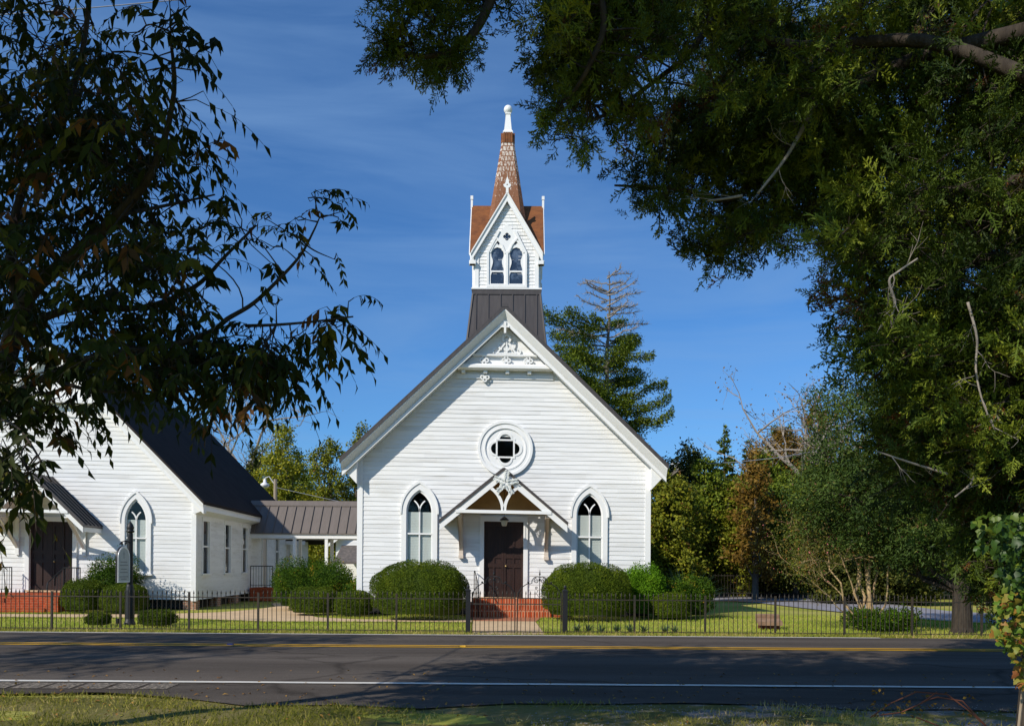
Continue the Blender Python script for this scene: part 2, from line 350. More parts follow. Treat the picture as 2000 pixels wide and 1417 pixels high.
def spiremat():
    m = bpy.data.materials.new('peeling_spire_shingles'); m.use_nodes = True; n, l = ngroup(m); b = n['Principled BSDF']; b.inputs['Roughness'].default_value = 0.7
    t = n.new('ShaderNodeTexCoord'); s = n.new('ShaderNodeSeparateXYZ'); ad = n.new('ShaderNodeMath'); co = n.new('ShaderNodeCombineXYZ')
    l.new(t.outputs['Object'], s.inputs[0]); l.new(s.outputs[0], ad.inputs[0]); l.new(s.outputs[1], ad.inputs[1])
    l.new(ad.outputs[0], co.inputs[0]); l.new(s.outputs[2], co.inputs[1])
    k = n.new('ShaderNodeTexBrick'); k.inputs['Scale'].default_value = 1; k.inputs['Brick Width'].default_value = 0.12; k.inputs['Row Height'].default_value = 0.185
    k.inputs['Mortar Size'].default_value = 0.016; k.inputs['Mortar'].default_value = (0, 0, 0, 1); k.inputs['Color1'].default_value = (1, 1, 1, 1); k.inputs['Color2'].default_value = (0.55, 0.55, 0.55, 1)
    l.new(co.outputs[0], k.inputs['Vector'])
    nn = n.new('ShaderNodeTexNoise'); nn.inputs['Scale'].default_value = 9; nn.inputs['Detail'].default_value = 8; nn.inputs['Roughness'].default_value = 0.7
    mpn = n.new('ShaderNodeMapping'); mpn.inputs['Scale'].default_value = (2.2, 2.2, 0.7)
    l.new(t.outputs['Object'], mpn.inputs['Vector']); l.new(mpn.outputs['Vector'], nn.inputs['Vector'])
    # more paint left towards the top of the spire, where the photo shows it
    mr = n.new('ShaderNodeMapRange'); mr.inputs['From Min'].default_value = 13.6; mr.inputs['From Max'].default_value = 15.9; mr.inputs['To Min'].default_value = -0.12; mr.inputs['To Max'].default_value = 0.12
    l.new(s.outputs[2], mr.inputs[0])
    a2 = n.new('ShaderNodeMath'); l.new(nn.outputs['Fac'], a2.inputs[0]); l.new(mr.outputs[0], a2.inputs[1])
    r = n.new('ShaderNodeValToRGB'); r.color_ramp.elements[0].position = 0.50; r.color_ramp.elements[1].position = 0.54
    l.new(a2.outputs[0], r.inputs['Fac'])
    mu = n.new('ShaderNodeMixRGB'); mu.blend_type = 'MULTIPLY'; mu.inputs['Fac'].default_value = 1
    l.new(r.outputs['Color'], mu.inputs['Color1']); l.new(k.outputs['Color'], mu.inputs['Color2'])
    mi = n.new('ShaderNodeMixRGB'); mi.inputs['Color1'].default_value = (0.22, 0.085, 0.032, 1); mi.inputs['Color2'].default_value = (0.66, 0.60, 0.52, 1)
    l.new(mu.outputs['Color'], mi.inputs['Fac']); l.new(mi.outputs['Color'], b.inputs['Base Color'])
    bp = n.new('ShaderNodeBump'); bp.inputs['Strength'].default_value = 0.7; bp.inputs['Distance'].default_value = 0.02; bp.invert = True
    l.new(k.outputs['Fac'], bp.inputs['Height']); l.new(bp.outputs['Normal'], b.inputs['Normal'])
    return m
M['spire'] = spiremat()

def groundmat(name, cols, sc=0.35, fine=9.0, gravel=None):
    m = bpy.data.materials.new(name); m.use_nodes = True; n, l = ngroup(m); b = n['Principled BSDF']; b.inputs['Roughness'].default_value = 0.95; b.inputs['Specular IOR Level'].default_value = 0.1
    t = n.new('ShaderNodeTexCoord')
    n1 = n.new('ShaderNodeTexNoise'); n1.inputs['Scale'].default_value = sc; n1.inputs['Detail'].default_value = 5
    n2 = n.new('ShaderNodeTexNoise'); n2.inputs['Scale'].default_value = fine; n2.inputs['Detail'].default_value = 8; n2.inputs['Roughness'].default_value = 0.75
    l.new(t.outputs['Object'], n1.inputs['Vector']); l.new(t.outputs['Object'], n2.inputs['Vector'])
    ad = n.new('ShaderNodeMath'); ad.operation = 'MULTIPLY_ADD'; ad.inputs[1].default_value = 0.55
    mu = n.new('ShaderNodeMath'); mu.operation = 'MULTIPLY'; mu.inputs[1].default_value = 0.45
    l.new(n2.outputs['Fac'], mu.inputs[0]); l.new(n1.outputs['Fac'], ad.inputs[0]); l.new(mu.outputs[0], ad.inputs[2])
    r = n.new('ShaderNodeValToRGB'); cr = r.color_ramp
    while len(cr.elements) < len(cols): cr.elements.new(0.5)
    for e, (p, c) in zip(cr.elements, cols): e.position = p; e.color = (*c, 1)
    l.new(ad.outputs[0], r.inputs['Fac']); last = r.outputs['Color']
    if gravel:
        n3 = n.new('ShaderNodeTexNoise'); n3.inputs['Scale'].default_value = 1.1; n3.inputs['Detail'].default_value = 6
        r3 = n.new('ShaderNodeValToRGB'); r3.color_ramp.elements[0].position = 0.50; r3.color_ramp.elements[1].position = 0.58
        n4 = n.new('ShaderNodeTexVoronoi'); n4.inputs['Scale'].default_value = 38
        r4 = n.new('ShaderNodeValToRGB'); r4.color_ramp.elements[0].color = (0.36, 0.33, 0.30, 1); r4.color_ramp.elements[1].color = (0.13, 0.12, 0.11, 1)
        mi = n.new('ShaderNodeMixRGB')
        l.new(t.outputs['Object'], n3.inputs['Vector']); l.new(t.outputs['Object'], n4.inputs['Vector'])
        sx_ = n.new('ShaderNodeSeparateXYZ'); mr_ = n.new('ShaderNodeMapRange'); mr_.inputs['From Min'].default_value = -1.5; mr_.inputs['From Max'].default_value = 1.2; mr_.inputs['To Min'].default_value = -0.4; mr_.inputs['To Max'].default_value = 0.03; ad3 = n.new('ShaderNodeMath'); l.new(t.outputs['Object'], sx_.inputs[0]); l.new(sx_.outputs[0], mr_.inputs[0]); l.new(mr_.outputs[0], ad3.inputs[0]); l.new(n3.outputs['Fac'], ad3.inputs[1]); l.new(ad3.outputs[0], r3.inputs['Fac']); l.new(n4.outputs['Distance'], r4.inputs['Fac'])
        l.new(r3.outputs['Color'], mi.inputs['Fac']); l.new(last, mi.inputs['Color1']); l.new(r4.outputs['Color'], mi.inputs['Color2']); last = mi.outputs['Color']
    l.new(last, b.inputs['Base Color'])
    bp = n.new('ShaderNodeBump'); bp.inputs['Strength'].default_value = 0.8; bp.inputs['Distance'].default_value = 0.03
    l.new(n2.outputs['Fac'], bp.inputs['Height']); l.new(bp.outputs['Normal'], b.inputs['Normal'])
    return m
M['lawn'] = groundmat('lawn_soil', [(0.30, (0.17, 0.20, 0.030)), (0.5, (0.33, 0.33, 0.06)), (0.66, (0.48, 0.40, 0.14))])
M['verge'] = groundmat('verge_soil', [(0.30, (0.07, 0.08, 0.018)), (0.5, (0.16, 0.145, 0.04)), (0.66, (0.27, 0.21, 0.10))], 0.7, 14, True)

# foliage colours
M['pecan'] = leafmat('pecan_leaf', [(0, (0.018, 0.026, 0.004)), (0.55, (0.044, 0.054, 0.007)), (0.80, (0.120, 0.110, 0.012)), (0.93, (0.22, 0.080, 0.016)), (1, (0.085, 0.048, 0.020))], 0.6, 0.20, 0.10)
M['cedar'] = leafmat('cedar_spray', [(0, (0.022, 0.040, 0.005)), (0.5, (0.085, 0.125, 0.010)), (0.85, (0.25, 0.28, 0.024)), (0.965, (0.080, 0.100, 0.060)), (1, (0.150, 0.048, 0.016))], 0.6, 0.12, 0.2)
M['cedar_blue'] = leafmat('blue_cedar_spray', [(0, (0.018, 0.036, 0.006)), (0.45, (0.045, 0.080, 0.010)), (0.8, (0.080, 0.122, 0.020)), (0.93, (0.18, 0.20, 0.024)), (1, (0.16, 0.085, 0.04))], 0.6, 0.12, 0.2)
M['box'] = leafmat('boxwood_leaf', [(0, (0.036, 0.060, 0.004)), (0.6, (0.078, 0.118, 0.006)), (1, (0.155, 0.185, 0.010))], 0.65, 0.15, 0.12)
M['holly'] = leafmat('glossy_shrub_leaf', [(0, (0.020, 0.048, 0.003)), (0.6, (0.052, 0.105, 0.006)), (0.94, (0.12, 0.175, 0.010)), (1, (0.40, 0.22, 0.02))], 0.6, 0.18, 0.10)
M['lime'] = leafmat('lime_shrub_leaf', [(0, (0.06, 0.14, 0.006)), (0.6, (0.12, 0.26, 0.010)), (1, (0.22, 0.36, 0.02))], 0.6, 0.25, 0.10)
M['olive'] = leafmat('olive_tree_leaf', [(0, (0.055, 0.072, 0.006)), (0.5, (0.16, 0.18, 0.011)), (0.9, (0.29, 0.27, 0.020)), (1, (0.17, 0.085, 0.02))], 0.6, 0.18, 0.2)
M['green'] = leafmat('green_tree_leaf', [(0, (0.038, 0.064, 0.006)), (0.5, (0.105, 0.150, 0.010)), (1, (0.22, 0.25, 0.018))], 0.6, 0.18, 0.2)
M['yellow'] = leafmat('yellow_green_leaf', [(0, (0.11, 0.14, 0.010)), (0.5, (0.24, 0.25, 0.016)), (1, (0.40, 0.34, 0.02))], 0.6, 0.22, 0.2)
M['russet'] = leafmat('russet_leaf', [(0, (0.085, 0.055, 0.010)), (0.5, (0.18, 0.100, 0.014)), (1, (0.25, 0.155, 0.022))], 0.6, 0.18, 0.2)
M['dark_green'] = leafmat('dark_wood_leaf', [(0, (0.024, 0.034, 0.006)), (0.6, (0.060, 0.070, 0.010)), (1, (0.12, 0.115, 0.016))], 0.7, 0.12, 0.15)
M['vine'] = leafmat('vine_leaf', [(0, (0.06, 0.14, 0.018)), (0.4, (0.13, 0.22, 0.02)), (0.7, (0.26, 0.23, 0.03)), (0.88, (0.34, 0.16, 0.03)), (1, (0.26, 0.07, 0.03))], 0.5, 0.35, 0.3)
M['vine_green'] = leafmat('green_vine_leaf', [(0, (0.020, 0.05, 0.008)), (0.7, (0.055, 0.11, 0.012)), (1, (0.15, 0.20, 0.02))], 0.45, 0.3, 0.35)
M['myrtle'] = leafmat('myrtle_leaf', [(0, (0.06, 0.075, 0.012)), (0.6, (0.12, 0.13, 0.02)), (0.90, (0.22, 0.15, 0.02)), (0.975, (0.28, 0.09, 0.02)), (1, (0.70, 0.20, 0.25))], 0.55, 0.25, 0.25)
M['grass'] = leafmat('grass_blade', [(0, (0.14, 0.22, 0.020)), (0.5, (0.33, 0.41, 0.05)), (0.85, (0.52, 0.48, 0.10)), (1, (0.65, 0.50, 0.20))], 0.9, 0.3, 0.03)
M['dry_grass'] = leafmat('roadside_grass_blade', [(0, (0.12, 0.13, 0.018)), (0.45, (0.26, 0.25, 0.04)), (0.75, (0.44, 0.36, 0.10)), (1, (0.58, 0.44, 0.22))], 0.9, 0.3, 0.03)
M['strap'] = leafmat('strap_leaf', [(0, (0.040, 0.085, 0.035)), (1, (0.11, 0.18, 0.075))], 0.45, 0.2, 0.3)

# ------------------------------------------------------------------ ground, road, paths
def sheet(name, m, outline, z=0.0, parent=None):
    b = MB(); b.add([(x, y, z if not callable(z) else z(x, y)) for x, y in outline], [tuple(range(len(outline)))])
    return b.build(name, m, parent)
ground = struct(sheet('ground', M['lawn'], [(-900, -120), (900, -120), (900, 1600), (-900, 1600)], -0.03))
def roadz(y):                                                        # crowned carriageway
    t = (y - 15.3) / (5.0 if y < 15.3 else 4.0)
    return 0.145 * max(0.0, 1 - t * t)
YN, YC, YF = 11.02, 14.95, 18.6
# roadway
b = MB(); ys = np.linspace(9.95, 19.2, 24); xs = np.linspace(-60, 60, 121)
def nearedge(x): return 9.70 + 0.22 * math.sin(x * 0.9) + 0.12 * math.sin(x * 2.7 + 1) + (0.45 if x < -3.2 else 0.0) * min(1, (-3.2 - x) / 1.5 if x < -3.2 else 0)
vs_, fs_ = [], []
for i, x in enumerate(xs):
    for j, y in enumerate(ys):
        yy = y if j else nearedge(x)
        if j == len(ys) - 1: yy = 19.2 + 0.05 * math.sin(x * 1.7) + 0.03 * math.sin(x * 5.1)
        vs_.append((x, yy, roadz(yy) + (0.012 if 0 < j < len(ys) - 1 else 0.004)))
for i in range(len(xs) - 1):
    for j in range(len(ys) - 1):
        a = i * len(ys) + j; fs_.append((a, a + len(ys), a + len(ys) + 1, a + 1))
b.add(vs_, fs_); road = struct(b.build('road', M['asphalt'], smooth=True))
def stripe(name, m, x0, x1, yc, w):
    b = MB(); n = max(2, int((x1 - x0) / 0.5)); v, f = [], []
    for i in range(n + 1):
        x = x0 + (x1 - x0) * i / n; jit = 0.006 * math.sin(x * 3.1)
        v += [(x, yc - w / 2 + jit, roadz(yc) + 0.020), (x, yc + w / 2 + jit, roadz(yc) + 0.020)]
    f = [(2*i, 2*i+2, 2*i+3, 2*i+1) for i in range(n)]
    b.add(v, f); return b.build(name, m, road)
stripe('white_edge_line', M['white_line'], -60, 60, YN, 0.14)
stripe('yellow_centre_line', M['yellow_line'], -60, 60, YC - 0.13, 0.12)
stripe('yellow_centre_line', M['yellow_line'], -60, 60, YC + 0.13, 0.12)
stripe('white_edge_line', M['white_line'], -60, gx(1720, YF), YF, 0.12)
for k in range(7):
    px = 310 - 62 * k; x = gx(px, 10.7); b = MB()
    b.add([(x - 0.17, 10.53, roadz(10.53) + 0.018), (x + 0.17, 10.53, roadz(10.53) + 0.018), (x + 0.20, 10.90, roadz(10.90) + 0.018), (x - 0.14, 10.90, roadz(10.90) + 0.018)], [(0, 1, 2, 3)])
    b.build('rumble_strip', M['rumble'], road)
for px, col in ((451, (0.04, 0.04, 0.16)), (905, (0.6, 0.33, 0.02))):
    b = MB(); x = gx(px, YC); b.prismx([(YC - 0.05, 0.16), (YC + 0.05, 0.16), (YC + 0.03, 0.185), (YC - 0.03, 0.185)], x - 0.05, x + 0.05)
    mk = b.build('road_reflector', mat('reflector_plastic', col, 0.3, 0.5))
    tag(mk, 'small blue reflector stuck beside the yellow centre line' if px < 500 else 'small yellow reflector on the centre line before the gate', 'road reflector', 'road reflectors')
# verge on the near side, gravel and thin grass
b = MB(); v, f = [], []; xs = np.linspace(-14, 14, 85); ysn = np.linspace(0, 10.6, 30)
for x in xs:
    for y in ysn:
        v.append((x, y, -0.012 + 0.03 * math.sin(x * 1.3 + y) * math.sin(y * 1.9) * (1 if y < 9.2 else 0) - (0.02 if y > 9.9 else 0)))
for i in range(len(xs) - 1):
    for j in range(len(ysn) - 1):
        a = i * len(ysn) + j; f.append((a, a + len(ysn), a + len(ysn) + 1, a + 1))
b.add(v, f); struct(b.build('roadside_verge', M['verge'], smooth=True))

# paths: front walk, chapel walk
fw = struct(sheet('front_walk', M['concrete'], [(gx(921, 19.6), 19.5), (gx(1066, 19.6), 19.5), (gx(1046, 24.2), 24.25), (gx(925, 24.2), 24.25)], 0.004))
struct(sheet('brick_apron', M['brick'], [(gx(925, 24.2), 24.25), (gx(1048, 24.2), 24.25), (gx(1060, 26.0), 26.3), (gx(915, 26), 26.3)], 0.006))
def ground_at(px, py): 
    Y = F * EYE / (py - (HY + ROLL * (px - CX))); return (gx(px, Y), Y)
struct(sheet('cross_walk', M['concrete'], [ground_at(*p) for p in ((-200, 1203.5), (100, 1205), (300, 1205.5), (520, 1213), (700, 1213.5), (924, 1214.5), (924, 1209.5), (700, 1209), (620, 1205), (590, 1196), (570, 1184), (548, 1176), (530, 1178), (538, 1184), (500, 1189.5), (430, 1195), (300, 1199), (100, 1199), (-200, 1198))], 0.008))
drv = [ground_at(*p) for p in ((1385, 1152), (1500, 1157), (1650, 1166), (1750, 1180), (1850, 1192), (2050, 1204), (2400, 1212), (2400, 1226), (2050, 1222), (1850, 1212), (1700, 1200), (1600, 1190), (1480, 1176), (1385, 1171))]
struct(sheet('driveway', M['drive'], drv, 0.004))
struct(sheet('back_lane', M['drive'], [ground_at(*p) for p in ((1380, 1136), (1500, 1139), (1900, 1150), (2100, 1154), (2100, 1148), (1900, 1144), (1500, 1134), (1380, 1131))], 0.004))

# ------------------------------------------------------------------ church building helpers
def gothic(w, zb, zs, za, n=10, cx=0.0):
    """pointed-arch outline, counter-clockwise from bottom left"""
    h = za - zs; Rr = (w * w + h * h) / (2 * w); c = w - Rr
    pts = [(cx - w, zb), (cx + w, zb)]
    a1 = math.atan2(h, -c)
    for i in range(n + 1):
        a = a1 * i / n; pts.append((cx + c + Rr * math.cos(a), zs + Rr * math.sin(a)))
    for i in range(n - 1, -1, -1):
        a = a1 * i / n; pts.append((cx - c - Rr * math.cos(a), zs + Rr * math.sin(a)))
    return pts
def gothic_half(w, zb, zs, za):
    h = za - zs; Rr = (w * w + h * h) / (2 * w); c = w - Rr
    def fn(z0, z1):
        if z1 < zb or z0 > za: return 0.0
        z = max(z0, zs)
        return w if z <= zs else max(0.0, c + math.sqrt(max(0, Rr * Rr - (z - zs) ** 2)))
    return fn
def siding(mb, half, z0, z1, e, openings, y=0.0, wob=0.009, left=None):
    """lap boards across a wall in the xz plane, facing -y; half(z) is the half width"""
    k = 0; z = z0; r = random.Random(int(e * 1000) + 3)
    while z < z1 - 0.01:
        zt = min(z + e, z1); h0, h1 = half(z), half(zt)
        if h0 < 0.03: break
        segs = [(-h0, h0)]
        for cx, fn in openings:
            w = fn(z, zt)
            if w <= 0: continue
            ns = []
            for a, b_ in segs:
                if cx - w > a and cx + w < b_: ns += [(a, cx - w), (cx + w, b_)]
                elif cx - w <= a < cx + w < b_: ns.append((cx + w, b_))
                elif a < cx - w < b_ <= cx + w: ns.append((a, cx - w))
                elif cx - w <= a and cx + w >= b_: pass
                else: ns.append((a, b_))
            segs = ns
        for a, b_ in segs:
            n = max(1, int((b_ - a) / 0.8)); X = [a + (b_ - a) * i / n for i in range(n + 1)]
            jz = [r.uniform(-wob, wob) for _ in X]; jy = [r.uniform(-0.004, 0.004) for _ in X]
            v = []
            for x, dz, dy in zip(X, jz, jy):
                v += [(x, y + 0.006, z + dz), (x, y - 0.017 + dy, z + dz), (x, y - 0.003, zt + 0.012)]
            f = []
            for i in range(n):
                q = 3 * i; f += [(q, q + 3, q + 4, q + 1), (q + 1, q + 4, q + 5, q + 2)]
            mb.add(v, f)
        z = zt; k += 1
def side_siding(mb, x, y0, y1, z0, z1, e, sgn, openings=()):
    z = z0; r = random.Random(11)
    while z < z1 - 0.01:
        zt = min(z + e, z1); segs = [(y0, y1)]
        for oy, ow, ob, ot in openings:
            if zt < ob or z > ot: continue
            segs = [s for a, b_ in segs for s in (((a, oy - ow), (oy + ow, b_)) if a < oy - ow and b_ > oy + ow else ((a, b_),))]
        for a, b_ in segs:
            dz = r.uniform(-0.004, 0.004)
            v = [(x, a, z + dz), (x, b_, z + dz), (x + sgn * 0.024, a, z + dz), (x + sgn * 0.024, b_, z + dz), (x + sgn * 0.003, a, zt + 0.012), (x + sgn * 0.003, b_, zt + 0.012)]
            f = [(0, 1, 3, 2), (2, 3, 5, 4)] if sgn < 0 else [(0, 2, 3, 1), (2, 4, 5, 3)]
            mb.add(v, f)
        z = zt
def rake(mb, sec, x1, z1, hw, ze, cx=0.0, cut=0.0):
    """profile sec [(drop below roof line, y)] swept down both rakes from the apex (cx,z1) to (cx+-hw, ze)"""
    n = len(sec)
    for s in (-1, 1):
        v = [(cx, y, z1 - d) for d, y in sec] + [(cx + s * hw, y, ze - d) for d, y in sec]
        f = [(i, (i + 1) % n, n + (i + 1) % n, n + i) for i in range(n)] + [tuple(range(n)), tuple(range(2*n-1, n-1, -1))]
        mb.add(v, f)
def gable_roof(mb, hw, zr, ze, y0, y1, t, cx=0.0):
    mb.prism([(cx, zr), (cx - hw, ze), (cx - hw, ze - t), (cx, zr - t), (cx + hw, ze - t), (cx + hw, ze)], y0, y1)
def seams(mb, hw, zr, ze, y0, y1, step, w=0.03, h=0.035, cx=0.0, sides=(-1, 1)):
    y = y0
    while y < y1:
        for s in sides:
            L = math.hypot(hw, zr - ze); nx, nz = s * (zr - ze) / L, hw / L
            a, c = (cx, zr), (cx + s * hw, ze)
            v = []
            for (x, z) in (a, c):
                for dy, q in ((0, -0.004), (w, -0.004), (w, h), (0, h)): v.append((x + nx * q, y + dy, z + nz * q))
            mb.add(v, [(0, 1, 5, 4), (1, 2, 6, 5), (2, 3, 7, 6), (3, 0, 4, 7), (0, 3, 2, 1), (4, 5, 6, 7)])
        y += step
def quatrefoil(r, cx, cz, n=9):
    """outline of four lobes"""
    pts = []; d = r * 0.52; q = r * 0.48
    for k in range(4):
        a0 = k * math.pi / 2; c = (cx + d * math.cos(a0), cz + d * math.sin(a0))
        for i in range(n):
            a = a0 - 2.1 + 4.2 * i / (n - 1); pts.append((c[0] + q * math.cos(a), c[1] + q * math.sin(a)))
    return pts
def circle(r, cx, cz, n=24): return [(cx + r * math.cos(2*math.pi*i/n), cz + r * math.sin(2*math.pi*i/n)) for i in range(n)]
def band(pts, w):
    """a strip polygon of width w along a 2D polyline"""
    P = [Vector(p) for p in pts]; l, r = [], []
    for i, p in enumerate(P):
        d = (P[min(i+1, len(P)-1)] - P[max(i-1, 0)]).normalized(); nrm = Vector((-d.y, d.x)) * w / 2
        l.append(tuple(p + nrm)); r.append(tuple(p - nrm))
    return l + r[::-1]
def arc2(c, r, a0, a1, n=8): return [(c[0] + r * math.cos(a0 + (a1-a0)*i/n), c[1] + r * math.sin(a0 + (a1-a0)*i/n)) for i in range(n+1)]

def gothic_window(root, S, cx, w, tw, zb, zs, za, zmeet, zblind, lower='blind'):
    """pointed window: casing (part) > hood_mould, sash, pane, blind, sill"""
    tip = za + tw * 1.45
    b = MB(S); b.plate([gothic(w + tw, zb, zs, tip, 12, cx), gothic(w, zb + 0.02, zs, za, 12, cx)], -0.075, 0.05)
    win = b.build('window', M['trim'], root)
    b = MB(S); h = tip - zs; o = gothic(w + tw + 0.045, zs - 0.06, zs, tip + 0.07, 12, cx); i_ = gothic(w + tw - 0.01, zs - 0.06, zs, tip - 0.02, 12, cx)
    b.plate([o[1:] + [o[0]] + i_[:1] + i_[:0:-1]], -0.105, -0.03); b.build('hood_mould', M['trim'], win)
    b = MB(S); b.plate([gothic(w, zb + 0.02, zs, za, 12, cx), gothic(w - 0.045, zb + 0.075, zs, za - 0.07, 12, cx)], -0.012, 0.04)
    b.box(cx - 0.022, cx + 0.022, -0.02, 0.03, zb + 0.08, zs + 0.02)                       # mullion
    b.box(cx - w + 0.03, cx + w - 0.03, -0.03, 0.03, zmeet - 0.025, zmeet + 0.025)         # meeting rail
    rr = w * 1.02
    for s in (-1, 1):                                                                        # branching tracery bars
        b.plate([band(arc2((cx + s * (rr), zs + 0.02), rr, math.pi if s > 0 else 0, (math.pi - 0.93) if s > 0 else 0.93, 9), 0.042)], -0.018, 0.03)
    b.build('sash', M['trim'], win)
    b = MB(S); g = gothic(w - 0.03, zb + 0.05, zs, za - 0.05, 12, cx); b.add([(x, 0.012, z) for x, z in g], [tuple(range(len(g)))]); b.build('pane', M['glass'], win)
    b = MB(S)
    if lower == 'blind':
        z = zb + 0.06
        while z < zblind: b.box(cx - w + 0.05, cx + w - 0.05, 0.055, 0.068, z, z + 0.043); z += 0.05
        b.box(cx - w + 0.05, cx + w - 0.05, 0.07, 0.075, zb + 0.06, zblind)
        b.build('blind', M['blind'], win)
    else:
        n = 18; v = []
        for i in range(n + 1):
            x = cx - w + 0.05 + (2 * w - 0.1) * i / n; y = 0.07 + 0.012 * (i % 2); v += [(x, y, zb + 0.05), (x, y, zblind)]
        b.add(v, [(2*i, 2*i+2, 2*i+3, 2*i+1) for i in range(n)]); b.build('curtain', M['curtain'], win)
    b = MB(S); b.box(cx - w - tw - 0.05, cx + w + tw + 0.05, -0.13, 0.0, zb - 0.07, zb); b.build('sill', M['trim'], win)
    return win

def door_set(root, S, hw, z0, z1, leaves_=2):
    b = MB(S); b.plate([[(-hw - 0.14, z0), (-hw, z0), (-hw, z1), (hw, z1), (hw, z0), (hw + 0.14, z0), (hw + 0.14, z1 + 0.17), (-hw - 0.14, z1 + 0.17)]], -0.07, 0.10)
    b.build('door_casing', M['trim'], root)
    out = []
    for s in (-1, 1):
        x0, x1 = (-hw, -0.004) if s < 0 else (0.004, hw)
        b = MB(S); b.box(x0, x1, 0.09, 0.13, z0, z1); w = x1 - x0
        rows = ((0.16, 0.95), (1.08, 1.25), (1.38, z1 - z0 - 0.14))
        # rails and stiles standing proud round sunk panels
        holes = []
        for a, c in rows:
            for xa, xb in ((x0 + 0.07, x0 + w / 2 - 0.03), (x0 + w / 2 + 0.03, x1 - 0.07)): holes.append([(xa, z0 + a), (xb, z0 + a), (xb, z0 + c), (xa, z0 + c)])
        b.plate([[(x0, z0), (x1, z0), (x1, z1), (x0, z1)]] + holes, 0.062, 0.092)
        d = b.build('door', M['door'], root); out.append(d)
    b = MB(S); b.lathe([(0.012, -0.0), (0.03, 0.01), (0.035, 0.03), (0.02, 0.055), (0.0, 0.06)], (0, 0, 0), 10)
    b.v = [(x + 0.07, 0.062 - z, y + z0 + 1.0) for x, y, z in b.v]; b.build('handle', M['brass'], out[1], True)
    b = MB(S); b.box(-hw - 0.1, hw + 0.1, -0.10, 0.12, z0 - 0.06, z0 - 0.002); b.build('threshold', M['concrete'], root)
    return out

# ------------------------------------------------------------------ main church
SH = 0.013
CH = thing('white_church', 'tall white clapboard church with brown steeple and red front steps', 'church', (-0.27, 27.05, 0.0))
HW, ZR, ZE, RHW = 4.66, 9.73, 4.81, 5.15
RS = (ZR - ZE) / RHW
def mhalf(z): return HW if z < ZR - 0.3 - RS * HW else max(0.0, (ZR - 0.30 - z) / RS)
WIN = [(-2.70, gothic_half(0.47, 1.25, 3.25, 4.02)), (2.74, gothic_half(0.47, 1.25, 3.25, 4.02)), (0.0, lambda a, c: 0.68 if a < 3.05 else 0.0), (0.03, lambda a, c: 0.5 if a > 4.85 and c < 5.85 else 0.0)]
b = MB(SH); siding(b, mhalf, 0.42, 9.4, 0.143, WIN)
LEN = 17.0
side_siding(b, -HW, 0, LEN, 0.42, 5.1, 0.143, -1); side_siding(b, HW, 0, LEN, 0.42, 5.1, 0.143, 1)
b.prism([(-HW, 0.42), (HW, 0.42), (HW, 5.2), (0, 9.3), (-HW, 5.2)], LEN, LEN + 0.05)
wall = b.build('wall', M['board'], CH)
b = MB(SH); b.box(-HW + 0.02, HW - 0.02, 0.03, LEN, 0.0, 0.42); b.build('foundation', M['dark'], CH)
for s in (-1, 1):
    b = MB(SH); x = s * HW; b.box(min(x - s*0.14, x + s*0.035), max(x - s*0.14, x + s*0.035), -0.04, 0.0, 0.36, 5.1); b.box(min(x + s*0.026, x + s*0.04), max(x + s*0.026, x + s*0.04), 0.0, 0.14, 0.36, 4.9)
    b.build('corner_board', M['trim'], CH)
b = MB(SH); gable_roof(b, RHW, ZR, ZE, -0.66, LEN + 0.5, 0.11); seams(b, RHW, ZR, ZE, -0.66, LEN + 0.4, 0.45)
b.box(-0.10, 0.10, -0.67, LEN + 0.5, ZR - 0.06, ZR + 0.035)
b.build('roof', M['roof'], CH)
b = MB(SH)
rake(b, [(0.105, -0.02), (0.105, -0.64), (0.15, -0.64), (0.40, -0.43), (0.40, -0.46), (0.52, -0.46), (0.52, -0.38), (0.47, -0.36), (0.47, -0.02)], 0, ZR, RHW - 0.04, ZE + 0.04 * RS)
b.build('rake_cornice', M['trim'], CH)
for s in (-1, 1):     # eaves boxed in along the sides
    b = MB(SH); b.prism([(s*HW, ZE + 0.0), (s*(RHW - 0.06), ZE - 0.12), (s*(RHW - 0.06), ZE - 0.34), (s*(RHW - 0.16), ZE - 0.36), (s*HW, ZE - 0.72)] if s > 0 else [(s*HW, ZE - 0.72), (s*(RHW - 0.16), ZE - 0.36), (s*(RHW - 0.06), ZE - 0.34), (s*(RHW - 0.06), ZE - 0.12), (s*HW, ZE)], -0.36, LEN)
    b.build('eave_box', M['trim'], CH)
# little cross at the apex of the cornice
b = MB(SH); b.box(-0.035, 0.035, -0.50, -0.44, 8.90, 9.26); b.box(-0.13, 0.13, -0.495, -0.445, 9.08, 9.13); b.build('apex_cross', M['trim'], CH)
# gable ornament: shelves, quatrefoils, trefoil fretwork
def gx_at(z, inset=0.5): return (ZR - inset - z) / RS
b = MB(SH); b.prism([(-gx_at(7.98), 7.98), (gx_at(7.98), 7.98), (0, ZR - 0.5)], -0.13, 0.01); b.build('gable_panel', M['paint'], CH)
b = MB(SH); w = gx_at(7.80); b.prismx([(-0.33, 7.84), (-0.33, 7.92), (-0.26, 7.98), (-0.02, 8.0), (-0.02, 7.80), (-0.24, 7.80)], -w, w); b.build('lower_shelf', M['trim'], CH)
b = MB(SH); w = gx_at(8.26, 0.49); b.prismx([(-0.25, 8.24), (-0.25, 8.29), (-0.13, 8.33), (-0.13, 8.22)], -w, w); b.build('upper_shelf', M['trim'], CH)
b = MB(SH); w = gx_at(7.7, 0.55); b.box(-w, w, -0.05, -0.02, 7.55, 7.70); b.build('frieze_board', M['trim'], CH)
for x in (-1.32, -0.62, 0.08, 0.78):
    b = MB(SH); b.box(x - 0.06, x + 0.06, -0.20, -0.03, 7.70, 7.80); b.build('dentil', M['trim'], CH)
